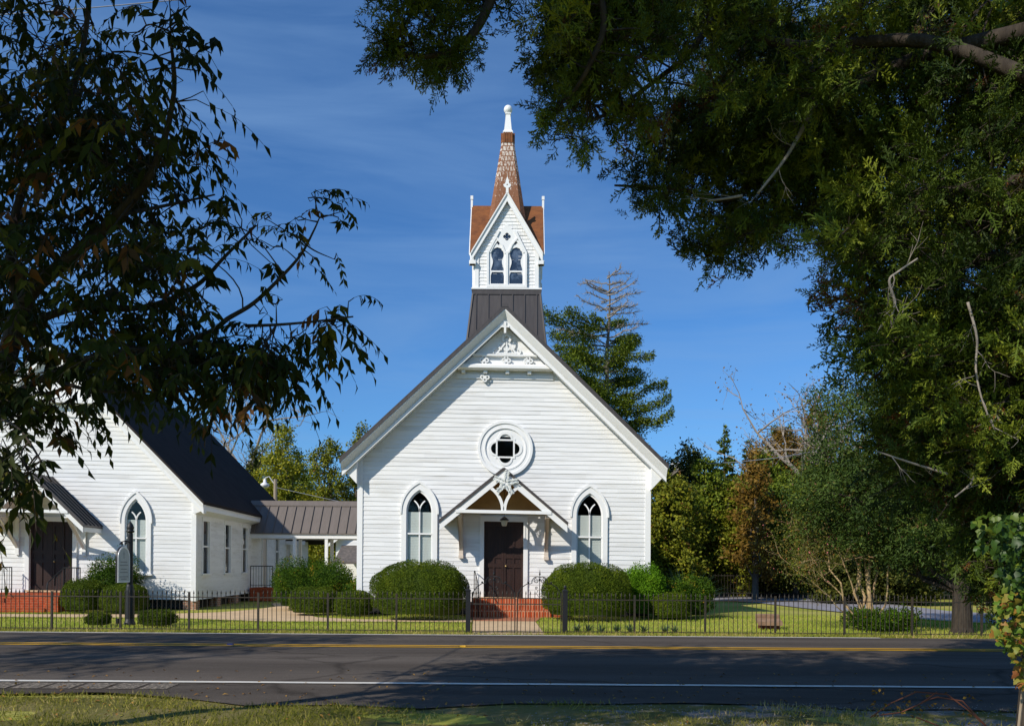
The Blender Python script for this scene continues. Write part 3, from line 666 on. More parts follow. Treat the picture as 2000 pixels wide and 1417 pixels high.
for x, z in ((-0.66, 8.10), (0.04, 8.10), (0.74, 8.10), (-0.64, 7.58)):
    b = MB(SH); y = -0.20 if z > 8 else -0.10
    b.plate([quatrefoil(0.155, x, z)] + [circle(0.034, x + 0.081 * math.cos(k * math.pi / 2), z + 0.081 * math.sin(k * math.pi / 2), 8) for k in range(4)], y - 0.03, y)
    b.box(x - 0.02, x + 0.02, y, y + 0.08, z - 0.03, z + 0.03)
    b.build('quatrefoil_ornament', M['trim'], CH)
b = MB(SH)   # trefoil fretwork standing on the upper shelf
b.plate([band(arc2((0.05, 8.80), 0.115, -0.9, math.pi + 0.9, 14), 0.07)], -0.20, -0.16)
for s in (-1, 1):
    b.plate([band(arc2((0.05 + s * 0.15, 8.58), 0.105, (0.9 if s > 0 else math.pi - 0.9), (-1.6 if s > 0 else math.pi + 1.6), 12), 0.065)], -0.20, -0.16)
    b.plate([band(arc2((0.05 + s * 0.36, 8.40), 0.075, (1.9 if s > 0 else math.pi - 1.9), (-0.9 if s > 0 else math.pi + 0.9), 12), 0.055)], -0.20, -0.16)
    b.plate([band([(0.05 + s * 0.05, 8.66), (0.05 + s * 0.20, 8.47), (0.05 + s * 0.31, 8.33)], 0.05)], -0.198, -0.162)
b.plate([quatrefoil(0.10, 0.05, 8.47)], -0.195, -0.165); b.box(0.03, 0.07, -0.19, -0.17, 8.33, 8.70)
b.box(-0.30, 0.40, -0.194, -0.168, 8.32, 8.355)
b.build('trefoil_fretwork', M['trim'], CH)
# rose window
rc = (0.03, 5.33)
b = MB(SH); b.plate([circle(0.88, *rc, 40), circle(0.80, *rc, 40)], -0.10, 0.0); b.plate([circle(0.80, *rc, 40), circle(0.68, *rc, 40)], -0.07, 0.0)
b.plate([circle(0.68, *rc, 40), circle(0.64, *rc, 40)], -0.085, 0.0)
sq = 0.30
def rose_out(r, s_):
    pts = []
    for k in range(4):
        a0 = k * math.pi / 2; c = (rc[0] + s_ * math.cos(a0), rc[1] + s_ * math.sin(a0))
        pts += [(c[0] + r * math.cos(a0 - math.pi / 2 + math.pi * i / 10), c[1] + r * math.sin(a0 - math.pi / 2 + math.pi * i / 10)) for i in range(11)]
        a1 = a0 + math.pi / 4; pts.append((rc[0] + s_ * 1.414 * math.cos(a1), rc[1] + s_ * 1.414 * math.sin(a1)))
    return pts
b.plate([circle(0.64, *rc, 40), rose_out(0.21, 0.29)], -0.045, 0.02)
rose = b.build('rose_window', M['trim'], CH)
b = MB(SH); b.plate([rose_out(0.235, 0.315), rose_out(0.185, 0.275)], -0.065, 0.02)
b.plate([[(rc[0] - .30, rc[1] - .30), (rc[0] + .30, rc[1] - .30), (rc[0] + .30, rc[1] + .30), (rc[0] - .30, rc[1] + .30)], [(rc[0] - .25, rc[1] - .25), (rc[0] + .25, rc[1] - .25), (rc[0] + .25, rc[1] + .25), (rc[0] - .25, rc[1] + .25)]], -0.060, 0.015)
b.build('frame', M['trim'], rose)
b = MB(SH); g = circle(0.56, *rc, 24); b.add([(x, 0.018, z) for x, z in g], [tuple(range(24))]); b.build('pane', M['glass'], rose)
gothic_window(CH, SH, -2.70, 0.42, 0.155, 1.15, 3.25, 3.96, 2.56, 3.22)
gothic_window(CH, SH, 2.74, 0.42, 0.155, 1.15, 3.25, 3.96, 2.56, 3.22, 'blind')
door_set(CH, SH, 0.63, 0.58, 3.0)
b = MB(SH); b.box(-HW + .1, HW - .1, 0.3, LEN - 0.2, 0.43, 0.5); b.build('interior_floor', M['dark'], CH)
b = MB(SH); b.box(-HW + .05, HW - .05, 3.2, 3.25, 0.45, 4.4); b.build('interior_partition', M['dark'], CH)
# porch hood
PH, PZ, PE, PD = 1.98, 4.58, 2.93, 1.10
b = MB(SH); gable_roof(b, PH, PZ, PE, -PD - 0.08, 0.0, 0.07); seams(b, PH, PZ, PE, -PD - 0.06, -0.02, 0.36, 0.025, 0.03)
por = b.build('porch_roof', M['roof'], CH)
b = MB(SH); rake(b, [(0.068, -PD + 0.06), (0.068, -PD - 0.05), (0.30, -PD - 0.05), (0.30, -PD + 0.0)], 0, PZ, PH - 0.02, PE + 0.02 * 0.83)
b.build('bargeboard', M['trim'], por)
b = MB(SH); gable_roof(b, PH - 0.06, PZ - 0.075, PE - 0.075 + 0.05, -PD + 0.05, 0.0, 0.03); b.build('soffit', M['soffit'], por)
b = MB(SH); b.prism([(-1.5, 3.24), (1.5, 3.24), (0, 3.24 + 1.5 * 0.833)], -0.075, -0.028); b.build('gable_backing', M['soffit'], por)
b = MB(SH); b.box(-1.47, 1.47, -PD - 0.075, -PD + 0.03, 3.19, 3.29); b.build('collar_beam', M['trim'], por)
b = MB(SH)
for s in (-1, 1):
    b.plate([band(arc2((s * 0.86, 3.28), 0.83, math.pi if s > 0 else 0, math.pi - 1.02 if s > 0 else 1.02, 10), 0.095)], -PD - 0.045, -PD + 0.02)
b.build('arched_tracery', M['trim'], por)
for s in (-1, 1):
    b = MB(SH); x = s * 1.36
    b.box(x - 0.065, x + 0.065, -0.10, -0.026, 1.88, 3.2); b.box(x - 0.06, x + 0.06, -PD + 0.03, -0.10, 3.08, 3.2)
    b.prismx([(-0.10, 2.05), (-0.10, 2.25), (-PD + 0.06, 3.08), (-PD + 0.22, 3.08)][::-1], x - 0.055, x + 0.055)
    b.box(x - 0.075, x + 0.075, -0.16, -0.026, 1.80, 1.90); b.box(x - 0.075, x + 0.075, -0.14, -0.101, 2.28, 2.34)
    b.build('bracket', M['strut'], por)
# steeple: skirt roof, belfry, cross gables, spire, finial  (tower axis 1.65 m behind the facade)
TY = 1.65
def ring(h, z, y=TY, x=0.03): return [(x - h, y - h, z), (x + h, y - h, z), (x + h, y + h, z), (x - h, y + h, z)]
b = MB(0); b.add(ring(1.42, 7.6) + ring(1.10, 10.48), [(0, 1, 5, 4), (1, 2, 6, 5), (2, 3, 7, 6), (3, 0, 4, 7), (4, 5, 6, 7)])
sk = b.build('steeple_skirt', M['roof'], CH)
b = MB(0)
for k in range(4):
    Rm = Matrix.Rotation(k * math.pi / 2, 3, 'Z'); c = Vector((0.03, TY, 0))
    for i in range(6):
        u = -0.90 + 1.80 * i / 5
        for (p0, p1, w) in (((u * 1.10, -1.10, 10.45), (u * 1.10 - 0.0, -1.42, 7.6), 0.016),):
            v = []
            for (x, y, z) in (p0, p1):
                for dx, dy in ((-w, 0.004), (-w, -0.032), (w, -0.032), (w, 0.004)): v.append(tuple(Rm @ Vector((x + dx, y + dy, z)) + c))
            b.add(v, [(0, 1, 5, 4), (1, 2, 6, 5), (2, 3, 7, 6), (0, 3, 2, 1), (4, 5, 6, 7)])
    q = [Rm @ Vector((-1.10, -1.10, 10.47)) + c, Rm @ Vector((-1.42, -1.42, 7.6)) + c]; b.tube(q, 0.04, 5)
b.build('standing_seam', M['roof'], sk)
b = MB(0); b.box(0.03 - 1.13, 0.03 + 1.13, TY - 1.13, TY + 1.13, 10.44, 10.60); b.build('brown_band', M['roof'], sk)
b = MB(0); b.box(0.03 - 1.15, 0.03 + 1.15, TY - 1.15, TY + 1.15, 10.602, 10.65); bel_base = b.build('belfry_base', M['trim'], CH)
BH = 1.045; GZ, GE, GH, GP = 13.80, 11.82, 1.17, 0.16          # gable apex, lower end, half width, overhang
b = MB(0); b.box(0.03 - BH + 0.03, 0.03 + BH - 0.03, TY - BH + 0.03, TY + BH - 0.03, 10.65, 11.9)
bel = b.build('belfry', M['paint'], CH)
# each face: shingled gable panel, corner boards, twin-lancet window, barge boards, finial
def xf(mb, k, c=Vector((0.03, TY, 0))):
    Rm = Matrix.Rotation(k * math.pi / 2, 3, 'Z'); mb.v = [tuple(Rm @ Vector(p) + c) for p in mb.v]; return mb
gs = (GZ - GE) / GH
def lancet(cx, w, zb, zs, za):
    """cusped opening: narrow waist with a bulb above"""
    pts = [(cx - w, zb), (cx + w, zb)]
    for t, q in ((0.0, 1.0), (0.12, 0.86), (0.25, 0.74), (0.36, 0.72), (0.46, 0.80), (0.58, 0.98), (0.70, 1.0), (0.80, 0.92), (0.87, 0.66), (0.93, 0.62), (0.97, 0.3)): pts.append((cx + w * q, zs + (za - zs) * t))
    pts.append((cx, za))
    for t, q in reversed(((0.0, 1.0), (0.12, 0.86), (0.25, 0.74), (0.36, 0.72), (0.46, 0.80), (0.58, 0.98), (0.70, 1.0), (0.80, 0.92), (0.87, 0.66), (0.93, 0.62), (0.97, 0.3))): pts.append((cx - w * q, zs + (za - zs) * t))
    return pts
for k in range(4):
    y = -BH
    b = MB(0); r = random.Random(k)                       # sawn shingles
    z = 10.66
    while z < GZ - 0.2:
        zt = min(z + 0.115, GZ - 0.2); h = min(BH, (GZ - 0.16 - z) / gs)
        x = -h + r.uniform(-0.1, 0)
        while x < h:
            x2 = min(x + r.uniform(0.13, 0.2), h); xa = max(x, -h)
            d = r.uniform(0, 0.006)
            if x2 - xa > 0.01: b.add([(xa + .002, y - 0.02 - d, z + r.uniform(-.004, .004)), (x2 - .002, y - 0.02 - d, z + r.uniform(-.004, .004)), (x2 - .002, y - 0.004, zt + 0.01), (xa + .002, y - 0.004, zt + 0.01), (xa + .002, y, z), (x2 - .002, y, z)], [(0, 1, 2, 3), (4, 5, 1, 0)])
            x = x2
        z = zt
    b.prism([(-BH, 10.65), (BH, 10.65), (BH, min(GZ - 0.2 - gs * BH, 11.95)), (0, GZ - 0.2), (-BH, min(GZ - 0.2 - gs * BH, 11.95))], y, y + 0.04)
    face = xf(b, k).build('gable_face', M['paint'], bel)
    b = MB(0)
    for s in (-1, 1):
        b = MB(0); b.box(min(s*BH, s*(BH - 0.13)), max(s*BH, s*(BH - 0.13)), y - 0.045, y - 0.001, 10.65, 11.9)
        xf(b, k).build('corner_board', M['trim'], bel)
    # window plate
    def wout(w, zb, zs, za): return [(-w, zb), (w, zb), (w, zs), (w * 0.52, zs + (za - zs) * 0.62), (0.0, za), (-w * 0.52, zs + (za - zs) * 0.62), (-w, zs)]
    b = MB(0)
    hl = [lancet(s * 0.305, 0.205, 11.22, 11.28, 11.98) for s in (-1, 1)] + [[(s * 0.305 - 0.215, 10.79), (s * 0.305 + 0.215, 10.79), (s * 0.305 + 0.215, 11.06), (s * 0.305 + 0.18, 11.17), (s * 0.305 - 0.18, 11.17), (s * 0.305 - 0.215, 11.06)] for s in (-1, 1)]
    hl += [quatrefoil(0.075, -0.27, 12.13, 6), quatrefoil(0.075, 0.27, 12.13, 6), quatrefoil(0.13, 0.0, 12.33, 6)]
    b.plate([wout(0.64, 10.66, 11.80, 12.75)] + hl, y - 0.06, y - 0.022)
    win = xf(b, k).build('belfry_window', M['trim'], bel)
    b = MB(0)                                              # raised mouldings
    for s in (-1, 1):
        b.plate([band([(s * 0.62, 10.66), (s * 0.62, 11.80), (s * 0.33, 12.38), (s * 0.26, 12.52)], 0.075)], y - 0.10, y - 0.055)
        b.plate([band([(s * 0.05, 11.78), (s * 0.16, 12.05), (s * 0.34, 12.28)], 0.05)], y - 0.095, y - 0.055)
        b.plate([band([(s * 0.55, 11.80), (s * 0.43, 12.05), (s * 0.29, 12.24)], 0.045)], y - 0.085, y - 0.055)
    b.box(-0.045, 0.045, y - 0.10, y - 0.055, 10.66, 11.84); b.box(-0.66, 0.66, y - 0.11, y - 0.02, 10.655, 10.75)
    xf(b, k).build('moulding', M['trim'], win)
    b = MB(0); g = wout(0.58, 10.70, 11.75, 12.62); b.add([(x, y - 0.024, z) for x, z in g], [tuple(range(len(g)))]); xf(b, k).build('pane', M['belfry_glass'], win)
    # barge
    b = MB(0); rake(b, [(0.03, y - 0.05), (0.03, y - GP - 0.03), (0.10, y - GP - 0.03), (0.16, y - GP + 0.01), (0.34, y - GP + 0.01), (0.34, y - GP + 0.06)], 0, GZ, GH, GE)
    for s in (-1, 1): b.box(min(s*(GH - 0.16), s*(GH+0.03)), max(s*(GH - 0.16), s*(GH+0.03)), y - GP - 0.02, y - 0.0, GE - 0.42, GE - 0.30)
    xf(b, k).build('bargeboard', M['trim'], bel)
    b = MB(0)
    if k == 0:
        b.plate([[(-0.045, 13.70), (0.045, 13.70), (0.04, 13.86), (0.10, 13.90), (0.13, 13.98), (0.07, 14.0), (0.05, 14.06), (0.045, 14.12), (0.0, 14.24), (-0.045, 14.12), (-0.05, 14.06), (-0.07, 14.0), (-0.13, 13.98), (-0.10, 13.90), (-0.04, 13.86)], circle(0.028, 0, 13.965, 8)], y - GP - 0.035, y - GP + 0.02)
    else:
        b.box(-0.04, 0.04, y - GP - 0.04, y - GP + 0.03, 13.66, 13.98); b.box(-0.05, 0.05, y - GP - 0.05, y - GP + 0.04, 14.0, 14.12); b.box(-0.03, 0.03, y - GP - 0.03, y - GP + 0.02, 13.98, 14.0)
    xf(b, k).build('gable_finial', M['trim'], bel)
b = MB(0)
for k in range(4):                                    # four gables meeting in valleys
    q = MB(0); D = BH + GP
    for sg_ in (-1, 1):
        v = [(0, -D, GZ), (0, 0, GZ), (sg_ * GH, -GH, GE), (sg_ * GH, -D - 0.0, GE)]
        v += [(x, y, z - 0.05) for x, y, z in v]
        q.add(v, [(0, 1, 2, 3), (7, 6, 5, 4), (0, 3, 7, 4), (3, 2, 6, 7)])
    xf(q, k); b.add(q.v, q.f)
b.build('belfry_roof', M['rust'], bel)
b = MB(0)
def octo(h, ch, z): return [(0.03 + x, TY + y, z) for x, y in ((-h + ch, -h), (h - ch, -h), (h, -h + ch), (h, h - ch), (h - ch, h), (-h + ch, h), (-h, h - ch), (-h, -h + ch))]
v = octo(0.62, 0.16, 13.15) + octo(0.165, 0.04, 16.20)
b.add(v, [(i, (i+1) % 8, 8 + (i+1) % 8, 8 + i) for i in range(8)] + [tuple(range(8, 16))]); spire = b.build('spire', M['spire'], CH)
b = MB(0); v = octo(0.225, 0.05, 15.85) + octo(0.185, 0.045, 16.20)
b.add(v, [(i, (i+1) % 8, 8 + (i+1) % 8, 8 + i) for i in range(8)] + [tuple(range(8, 16)), tuple(range(7, -1, -1))])
for k in range(4):
    q = MB(0)
    for x in (-0.12, -0.04, 0.04, 0.12): q.box(x - 0.034, x + 0.034, -0.236, -0.19, 15.84, 16.19)
    xf(q, k); b.add(q.v, q.f)
b.build('spire_collar', M['rust'], spire)
b = MB(0)
def sqr(h, z): return [(0.03 - h, TY - h, z), (0.03 + h, TY - h, z), (0.03 + h, TY + h, z), (0.03 - h, TY + h, z)]
prof = ((0.17, 16.19), (0.17, 16.25), (0.14, 16.30), (0.125, 16.33), (0.075, 16.86), (0.095, 16.88), (0.095, 16.92), (0.06, 16.94))
v = [p for h, z in prof for p in sqr(h, z)]
b.add(v, [(4*i + k, 4*i + (k+1) % 4, 4*i + 4 + (k+1) % 4, 4*i + 4 + k) for i in range(len(prof) - 1) for k in range(4)] + [(0, 3, 2, 1)])
b.lathe([(0.145 * math.sin(math.pi * i / 10) + 0.001, 17.06 - 0.15 * math.cos(math.pi * i / 10)) for i in range(11)], (0.03, TY, 0), 16)
b.build('finial', M['trim'], spire)

# star wreath hung on the porch gable
st = thing('star_ornament', 'white five pointed star of layered leaves hung on porch gable', 'star', (-0.27 + 0.06, 27.05 - PD - 0.09, 4.12))
b = MB()
def star(r1, r0, rot=0.12, n=5): return [((r1 if i % 2 == 0 else r0) * math.sin(math.pi * i / n + rot), (r1 if i % 2 == 0 else r0) * math.cos(math.pi * i / n + rot)) for i in range(2 * n)]
b.plate([star(0.40, 0.17)[::-1]], -0.03, 0.0); sb = b.build('frame', M['trim'], st)
P, A = [], []
for i in range(5):
    a = 2 * math.pi * i / 5 + 0.12; ax = np.array([math.sin(a), 0, math.cos(a)]); sd = np.array([math.cos(a), 0, -math.sin(a)])
    for t in np.linspace(0.05, 0.37, 9):
        for s in (-1, 1):
            for q in range(2):
                P.append(ax * t + sd * s * rng.uniform(0, 0.03) + np.array([0, -0.04 - 0.02 * q, 0])); A.append(ax * 0.4 + sd * s * (0.9) + np.array([0, rng.uniform(-0.5, 0.1), rng.uniform(-.3, .1)]))
P, A = np.array(P), np.array(A); V, Fq = leaves(P, A, np.tile([0, -1.0, 0.2], (len(P), 1)) + rng.normal(size=(len(P), 3)) * 0.2, 0.075, 0.036)
npmesh('leaf', V, Fq, mat('pale_green_white', (0.68, 0.71, 0.67), 0.6, 0.3), st)
# lantern under the collar beam
ln = thing('porch_lantern', 'small dark lantern hanging under the tall church porch', 'lantern', (-0.25, 27.05 - 0.75, 2.82))
b = MB(); b.tube([(0, 0, 0.28), (0, 0, 1.2)], 0.008, 5); b.build('chain', M['iron'], ln)
b = MB(); b.lathe([(0.02, 0.30), (0.05, 0.28), (0.14, 0.20), (0.145, 0.18), (0.02, 0.18)], sides=6); b.build('cap', M['iron'], ln)
b = MB(); b.lathe([(0.05, 0.0), (0.075, 0.02), (0.115, 0.178)], sides=6); b.build('globe', M['lantern_glass'], ln)

# front steps, red brick
sp = thing('brick_steps', 'red brick front steps leading up to the tall church door', 'steps', (-0.05, 26.0, 0))
for i, (d0, d1, z, hw) in enumerate(((0.62, 1.04, 0.565, 1.22), (0.33, 0.62, 0.40, 1.26), (0.02, 0.33, 0.22, 1.34))):
    b = MB(); b.box(-hw, hw, d0, 1.04 if i == 0 else d1 + 0.0, 0, z - 0.0); b.build('step', M['rowlock'], sp)
b = MB(); b.box(1.27, 1.72, 0.02, 1.0, 0, 0.27); b.build('cheek_wall', M['brick'], sp)
# wrought hand rail beside the steps
hr = thing('handrail', 'thin iron handrail sloping beside the tall church steps', 'handrail', (-1.12, 26.3, 0))
b = MB(); b.tube([(-0.08, 0.65, 1.42), (-0.05, 0.35, 1.42), (0.10, -0.35, 0.95), (0.12, -0.45, 0.6)], 0.016, 6); b.tube([(-0.08, 0.6, 0.57), (-0.08, 0.6, 1.42)], 0.014, 6); b.tube([(0.10, -0.35, 0.0), (0.10, -0.35, 0.95)], 0.014, 6)
for t in (0.25, 0.5, 0.75): b.tube([(-0.05 + 0.15 * t, 0.35 - 0.7 * t, 0.45 - 0.4 * t), (-0.05 + 0.15 * t, 0.35 - 0.7 * t, 1.42 - 0.47 * t)], 0.009, 5)
b.build('rail', M['iron'], hr)

# ------------------------------------------------------------------ chapel on the left
RZ = R(3.2)
CHX, CHY, CHZ = -15.93, 29.22, 0.08
CP = thing('white_chapel', 'white clapboard chapel with dark roof and dark double door behind leafy branches', 'chapel', (CHX, CHY, CHZ), RZ)
SC = 0.013
cHW, cZR, cZE, cRHW, cL = 4.88, 9.08, 3.72, 5.28, 16.0
cS = (cZR - cZE) / cRHW
def chalf(z): return cHW if z < cZR - 0.28 - cS * cHW else max(0.0, (cZR - 0.28 - z) / cS)
b = MB(SC); siding(b, chalf, 0.30, 8.8, 0.149, [(2.86, gothic_half(0.42, 1.28, 3.0, 3.98)), (-2.86, gothic_half(0.42, 1.28, 3.0, 3.98)), (0, lambda a, c: 0.80 if a < 2.95 else 0)])
CW = [(1.15, 0.40, 1.27, 3.12), (3.95, 0.40, 1.27, 3.12), (6.55, 0.40, 1.27, 3.12), (10.1, 0.42, 0.55, 2.75), (12.8, 0.40, 1.27, 3.12)]
side_siding(b, cHW, 0, cL, 0.30, 4.0, 0.149, 1, CW); side_siding(b, -cHW, 0, cL, 0.30, 4.0, 0.149, -1)
b.prism([(-cHW, 0.3), (cHW, 0.3), (cHW, 4.0), (0, 8.7), (-cHW, 4.0)], cL, cL + 0.05)
b.build('wall', M['board_chapel'], CP)
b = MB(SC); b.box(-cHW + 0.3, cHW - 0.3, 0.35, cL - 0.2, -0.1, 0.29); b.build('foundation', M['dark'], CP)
for x, y in ((cHW - 0.42, 0.02), (cHW - 0.42, 2.6), (cHW - 0.42, 5.2), (cHW - 0.42, 7.8), (2.2, 0.03), (-2.2, 0.03), (-4.46, 0.03)):
    b = MB(SC); b.box(x, x + 0.44, y, y + 0.42, -0.1, 0.295); b.build('brick_pier', M['brown_brick'], CP)
b = MB(SC)
for i in range(30):
    x = 1.0 + 0.12 * i
    if x < 4.4: b.plate([band([(x, 0.0), (x + 0.26, 0.27)], 0.03)], 0.20, 0.21); b.plate([band([(x + 0.26, 0.0), (x, 0.27)], 0.03)], 0.212, 0.222)
b.build('lattice', M['lattice'], CP)
for s in (-1, 1):
    b = MB(SC); x = s * cHW; b.box(min(x - s*0.13, x + s*0.035), max(x - s*0.13, x + s*0.035), -0.04, 0.0, 0.26, 4.0); b.box(min(x + s*0.026, x + s*0.04), max(x + s*0.026, x + s*0.04), 0.0, 0.14, 0.26, 3.9)
    b.build('corner_board', M['trim'], CP)
b = MB(SC); gable_roof(b, cRHW, cZR, cZE, -0.42, cL + 0.4, 0.10); b.build('roof', M['roof_dull'], CP)
b = MB(SC); rake(b, [(0.095, -0.02), (0.095, -0.40), (0.16, -0.40), (0.30, -0.33), (0.46, -0.33), (0.46, -0.27), (0.42, -0.25), (0.42, -0.02)], 0, cZR, cRHW - 0.03, cZE + 0.03 * cS)
b.build('rake_cornice', M['trim'], CP)
for s in (-1, 1):
    b = MB(SC); poly = [(s*cHW, cZE + 0.28), (s*(cRHW - 0.05), cZE - 0.10), (s*(cRHW - 0.05), cZE - 0.30), (s*(cHW + 0.04), cZE - 0.42), (s*cHW, cZE - 0.42)]
    b.prism(poly if s < 0 else poly[::-1], -0.25, cL); b.build('eave_box', M['trim'], CP)
b = MB(SC); w = (cZR - 0.45 - 7.15) / cS; b.prism([(-w, 7.15), (w, 7.15), (0, cZR - 0.46)], -0.12, 0.01); b.build('gable_panel', M['paint'], CP)
b = MB(SC); w = (cZR - 0.45 - 7.0) / cS; b.box(-w, w, -0.30, 0.0, 7.0, 7.14); b.build('lower_shelf', M['trim'], CP)
b = MB(SC); w = (cZR - 0.50 - 6.6) / cS; b.box(-w, w, -0.045, -0.02, 6.55, 6.99); b.build('frieze_board', M['trim'], CP)
gothic_window(CP, SC, 2.86, 0.37, 0.15, 1.20, 3.0, 3.78, 2.42, 3.05)
gothic_window(CP, SC, -2.86, 0.37, 0.15, 1.20, 3.0, 3.78, 2.42, 3.05)
door_set(CP, SC, 0.73, 0.55, 2.93)
for (oy, ow, ob, ot) in CW[:3] + CW[4:]:
    b = MB(SC)
    def ybox(y0, y1, z0, z1, x0=-0.06, x1=0.045): b.box(cHW + x0, cHW + x1, y0, y1, z0, z1)
    ybox(oy - ow - 0.08, oy - ow + 0.02, ob - 0.05, ot + 0.12); ybox(oy + ow - 0.02, oy + ow + 0.08, ob - 0.05, ot + 0.12); ybox(oy - ow + 0.02, oy + ow - 0.02, ot - 0.02, ot + 0.12); ybox(oy - ow - 0.12, oy + ow + 0.12, ob - 0.12, ob - 0.05, -0.05, 0.08)
    wn_ = b.build('window', M['trim'], CP)
    b = MB(SC); ybox(oy - ow + 0.02, oy - ow + 0.06, ob - .05, ot - .02, -0.05, 0.0); ybox(oy + ow - 0.06, oy + ow - 0.02, ob - .05, ot - .02, -0.05, 0.0); ybox(oy - ow + .06, oy + ow - .06, (ob+ot)/2 - 0.03, (ob+ot)/2 + 0.03, -0.05, 0.01)
    b.build('sash', M['trim'], wn_)
    b = MB(SC); b.add([(cHW - 0.03, oy - ow, ob), (cHW - 0.03, oy + ow, ob), (cHW - 0.03, oy + ow, ot), (cHW - 0.03, oy - ow, ot)], [(0, 1, 2, 3)]); b.build('pane', M['glass'], wn_)
b = MB(SC); b.box(cHW - 0.06, cHW - 0.01, 9.68, 10.52, 0.5, 2.75); b.build('side_door', M['strut'], CP)
b = MB(SC); b.box(cHW - 0.03, cHW + 0.05, 9.58, 9.68, 0.5, 2.85); b.box(cHW - 0.03, cHW + 0.05, 10.52, 10.62, 0.5, 2.85); b.box(cHW - 0.03, cHW + 0.048, 9.68, 10.52, 2.75, 2.87); b.build('side_door_casing', M['trim'], CP)
b = MB(SC); b.box(-cHW + .1, cHW - .1, 3.0, 3.05, 0.3, 3.6); b.box(cHW - 2.5, cHW - 2.45, 3.2, cL - .2, 0.3, 3.6); b.build('interior_partition', M['dark'], CP)
b = MB(SC); b.box(-cHW + .1, cHW - .1, 0.2, cL - .2, 0.30, 0.34); b.build('interior_floor', M['dark'], CP)
# chapel porch hood
QH, QZ, QE, QD = 1.72, 4.46, 2.78, 1.45
b = MB(SC); gable_roof(b, QH, QZ, QE, -QD - 0.06, 0.0, 0.07); seams(b, QH, QZ, QE, -QD - 0.05, -0.02, 0.29, 0.03, 0.04); cpor = b.build('porch_roof', M['roof'], CP)
b = MB(SC); rake(b, [(0.068, -QD + 0.06), (0.068, -QD - 0.03), (0.27, -QD - 0.03), (0.27, -QD + 0.02)], 0, QZ, QH - 0.02, QE + 0.02)
for s in (-1, 1): b.box(min(s*(QH-.06), s*(QH-.02)), max(s*(QH-.06), s*(QH-.02)), -QD + 0.02, 0.0, QE - 0.22, QE - 0.05)
b.build('bargeboard', M['trim'], cpor)
b = MB(SC); gable_roof(b, QH - 0.08, QZ - 0.08, QE - 0.03, -QD + 0.06, 0.0, 0.03); b.build('soffit', M['paint'], cpor)
b = MB(SC); b.box(-1.22, 1.22, -QD - 0.06, -QD + 0.04, 3.15, 3.25); b.build('collar_beam', M['trim'], cpor)
for s in (-1, 1):
    b = MB(SC); x = s * 1.12
    b.box(x - 0.06, x + 0.06, -0.09, -0.026, 1.75, 3.1); b.box(x - 0.055, x + 0.055, -QD + 0.04, -0.09, 3.0, 3.1)
    b.prismx([(-0.09, 2.0), (-0.09, 2.16), (-QD + 0.10, 3.0), (-QD + 0.24, 3.0)][::-1], x - 0.05, x + 0.05)
    b.build('bracket', M['trim'], cpor)
cl = thing('chapel_lantern', 'dark pendant lantern hanging before the left chapel door', 'lantern', (CHX + 0.04, CHY - 0.75, 2.75))
b = MB(); b.tube([(0, 0, 0.35), (0, 0, 1.55)], 0.008, 5); b.build('chain', M['iron'], cl)
b = MB(); b.lathe([(0.012, -0.06), (0.03, 0.0), (0.05, 0.03), (0.06, 0.12), (0.085, 0.28), (0.10, 0.30), (0.03, 0.37), (0.012, 0.42)], sides=8); b.build('body', M['iron'], cl)
# chapel steps and railings
cs = thing('chapel_steps', 'wide red brick steps and landing in front of left chapel door', 'steps', (CHX, CHY, 0.0), RZ)
b = MB(); b.box(-1.55, 1.35, -1.55, -0.06, 0, 0.56); b.build('landing', M['brick'], cs)
for i in range(3):
    z = 0.42 - 0.14 * i; b = MB(); b.box(-1.25, 0.95, -1.55 - 0.3 * (i + 1), -1.55 - 0.3 * i, 0, z); b.build('step', M['brick'], cs)
b = MB(); b.box(0.95, 1.35, -2.4, -1.55, 0, 0.50); b.box(-1.6, -1.25, -2.4, -1.55, 0, 0.50); b.build('cheek_wall', M['brick'], cs)
def railing(label, x, flip=1):
    t = thing('iron_railing', label, 'railing', (CHX, CHY, 0), RZ, 'iron railings on the chapel steps')
    b = MB(); top = [(x, -0.25, 1.42), (x, -1.45, 1.42), (x - flip * 0.10, -2.3, 0.95), (x - flip * 0.10, -2.36, 0.72)]
    b.tube(top, 0.02, 6); b.build('rail', M['iron'], t)
    b = MB(); b.tube([(x, -0.25, 0.68), (x, -1.45, 0.68)], 0.012, 5)
    for i in range(9):
        y = -0.25 - 1.2 * i / 8; b.tube([(x, y, 0.56 if i in (0, 8) else 0.68), (x, y, 1.42)], 0.018 if i in (0, 8) else 0.009, 5)
    for i in range(1, 6):
        t_ = i / 5; b.tube([(x - flip * 0.1 * t_, -1.45 - 0.85 * t_, 0.56 - 0.12 * t_), (x - flip * 0.1 * t_, -1.45 - 0.85 * t_, 1.42 - 0.47 * t_)], 0.009, 5)
    b.build('baluster', M['iron'], t)
railing('black iron railing on the right side of chapel steps', 1.08)
railing('black iron railing on the left side of chapel steps', -1.2, -1)

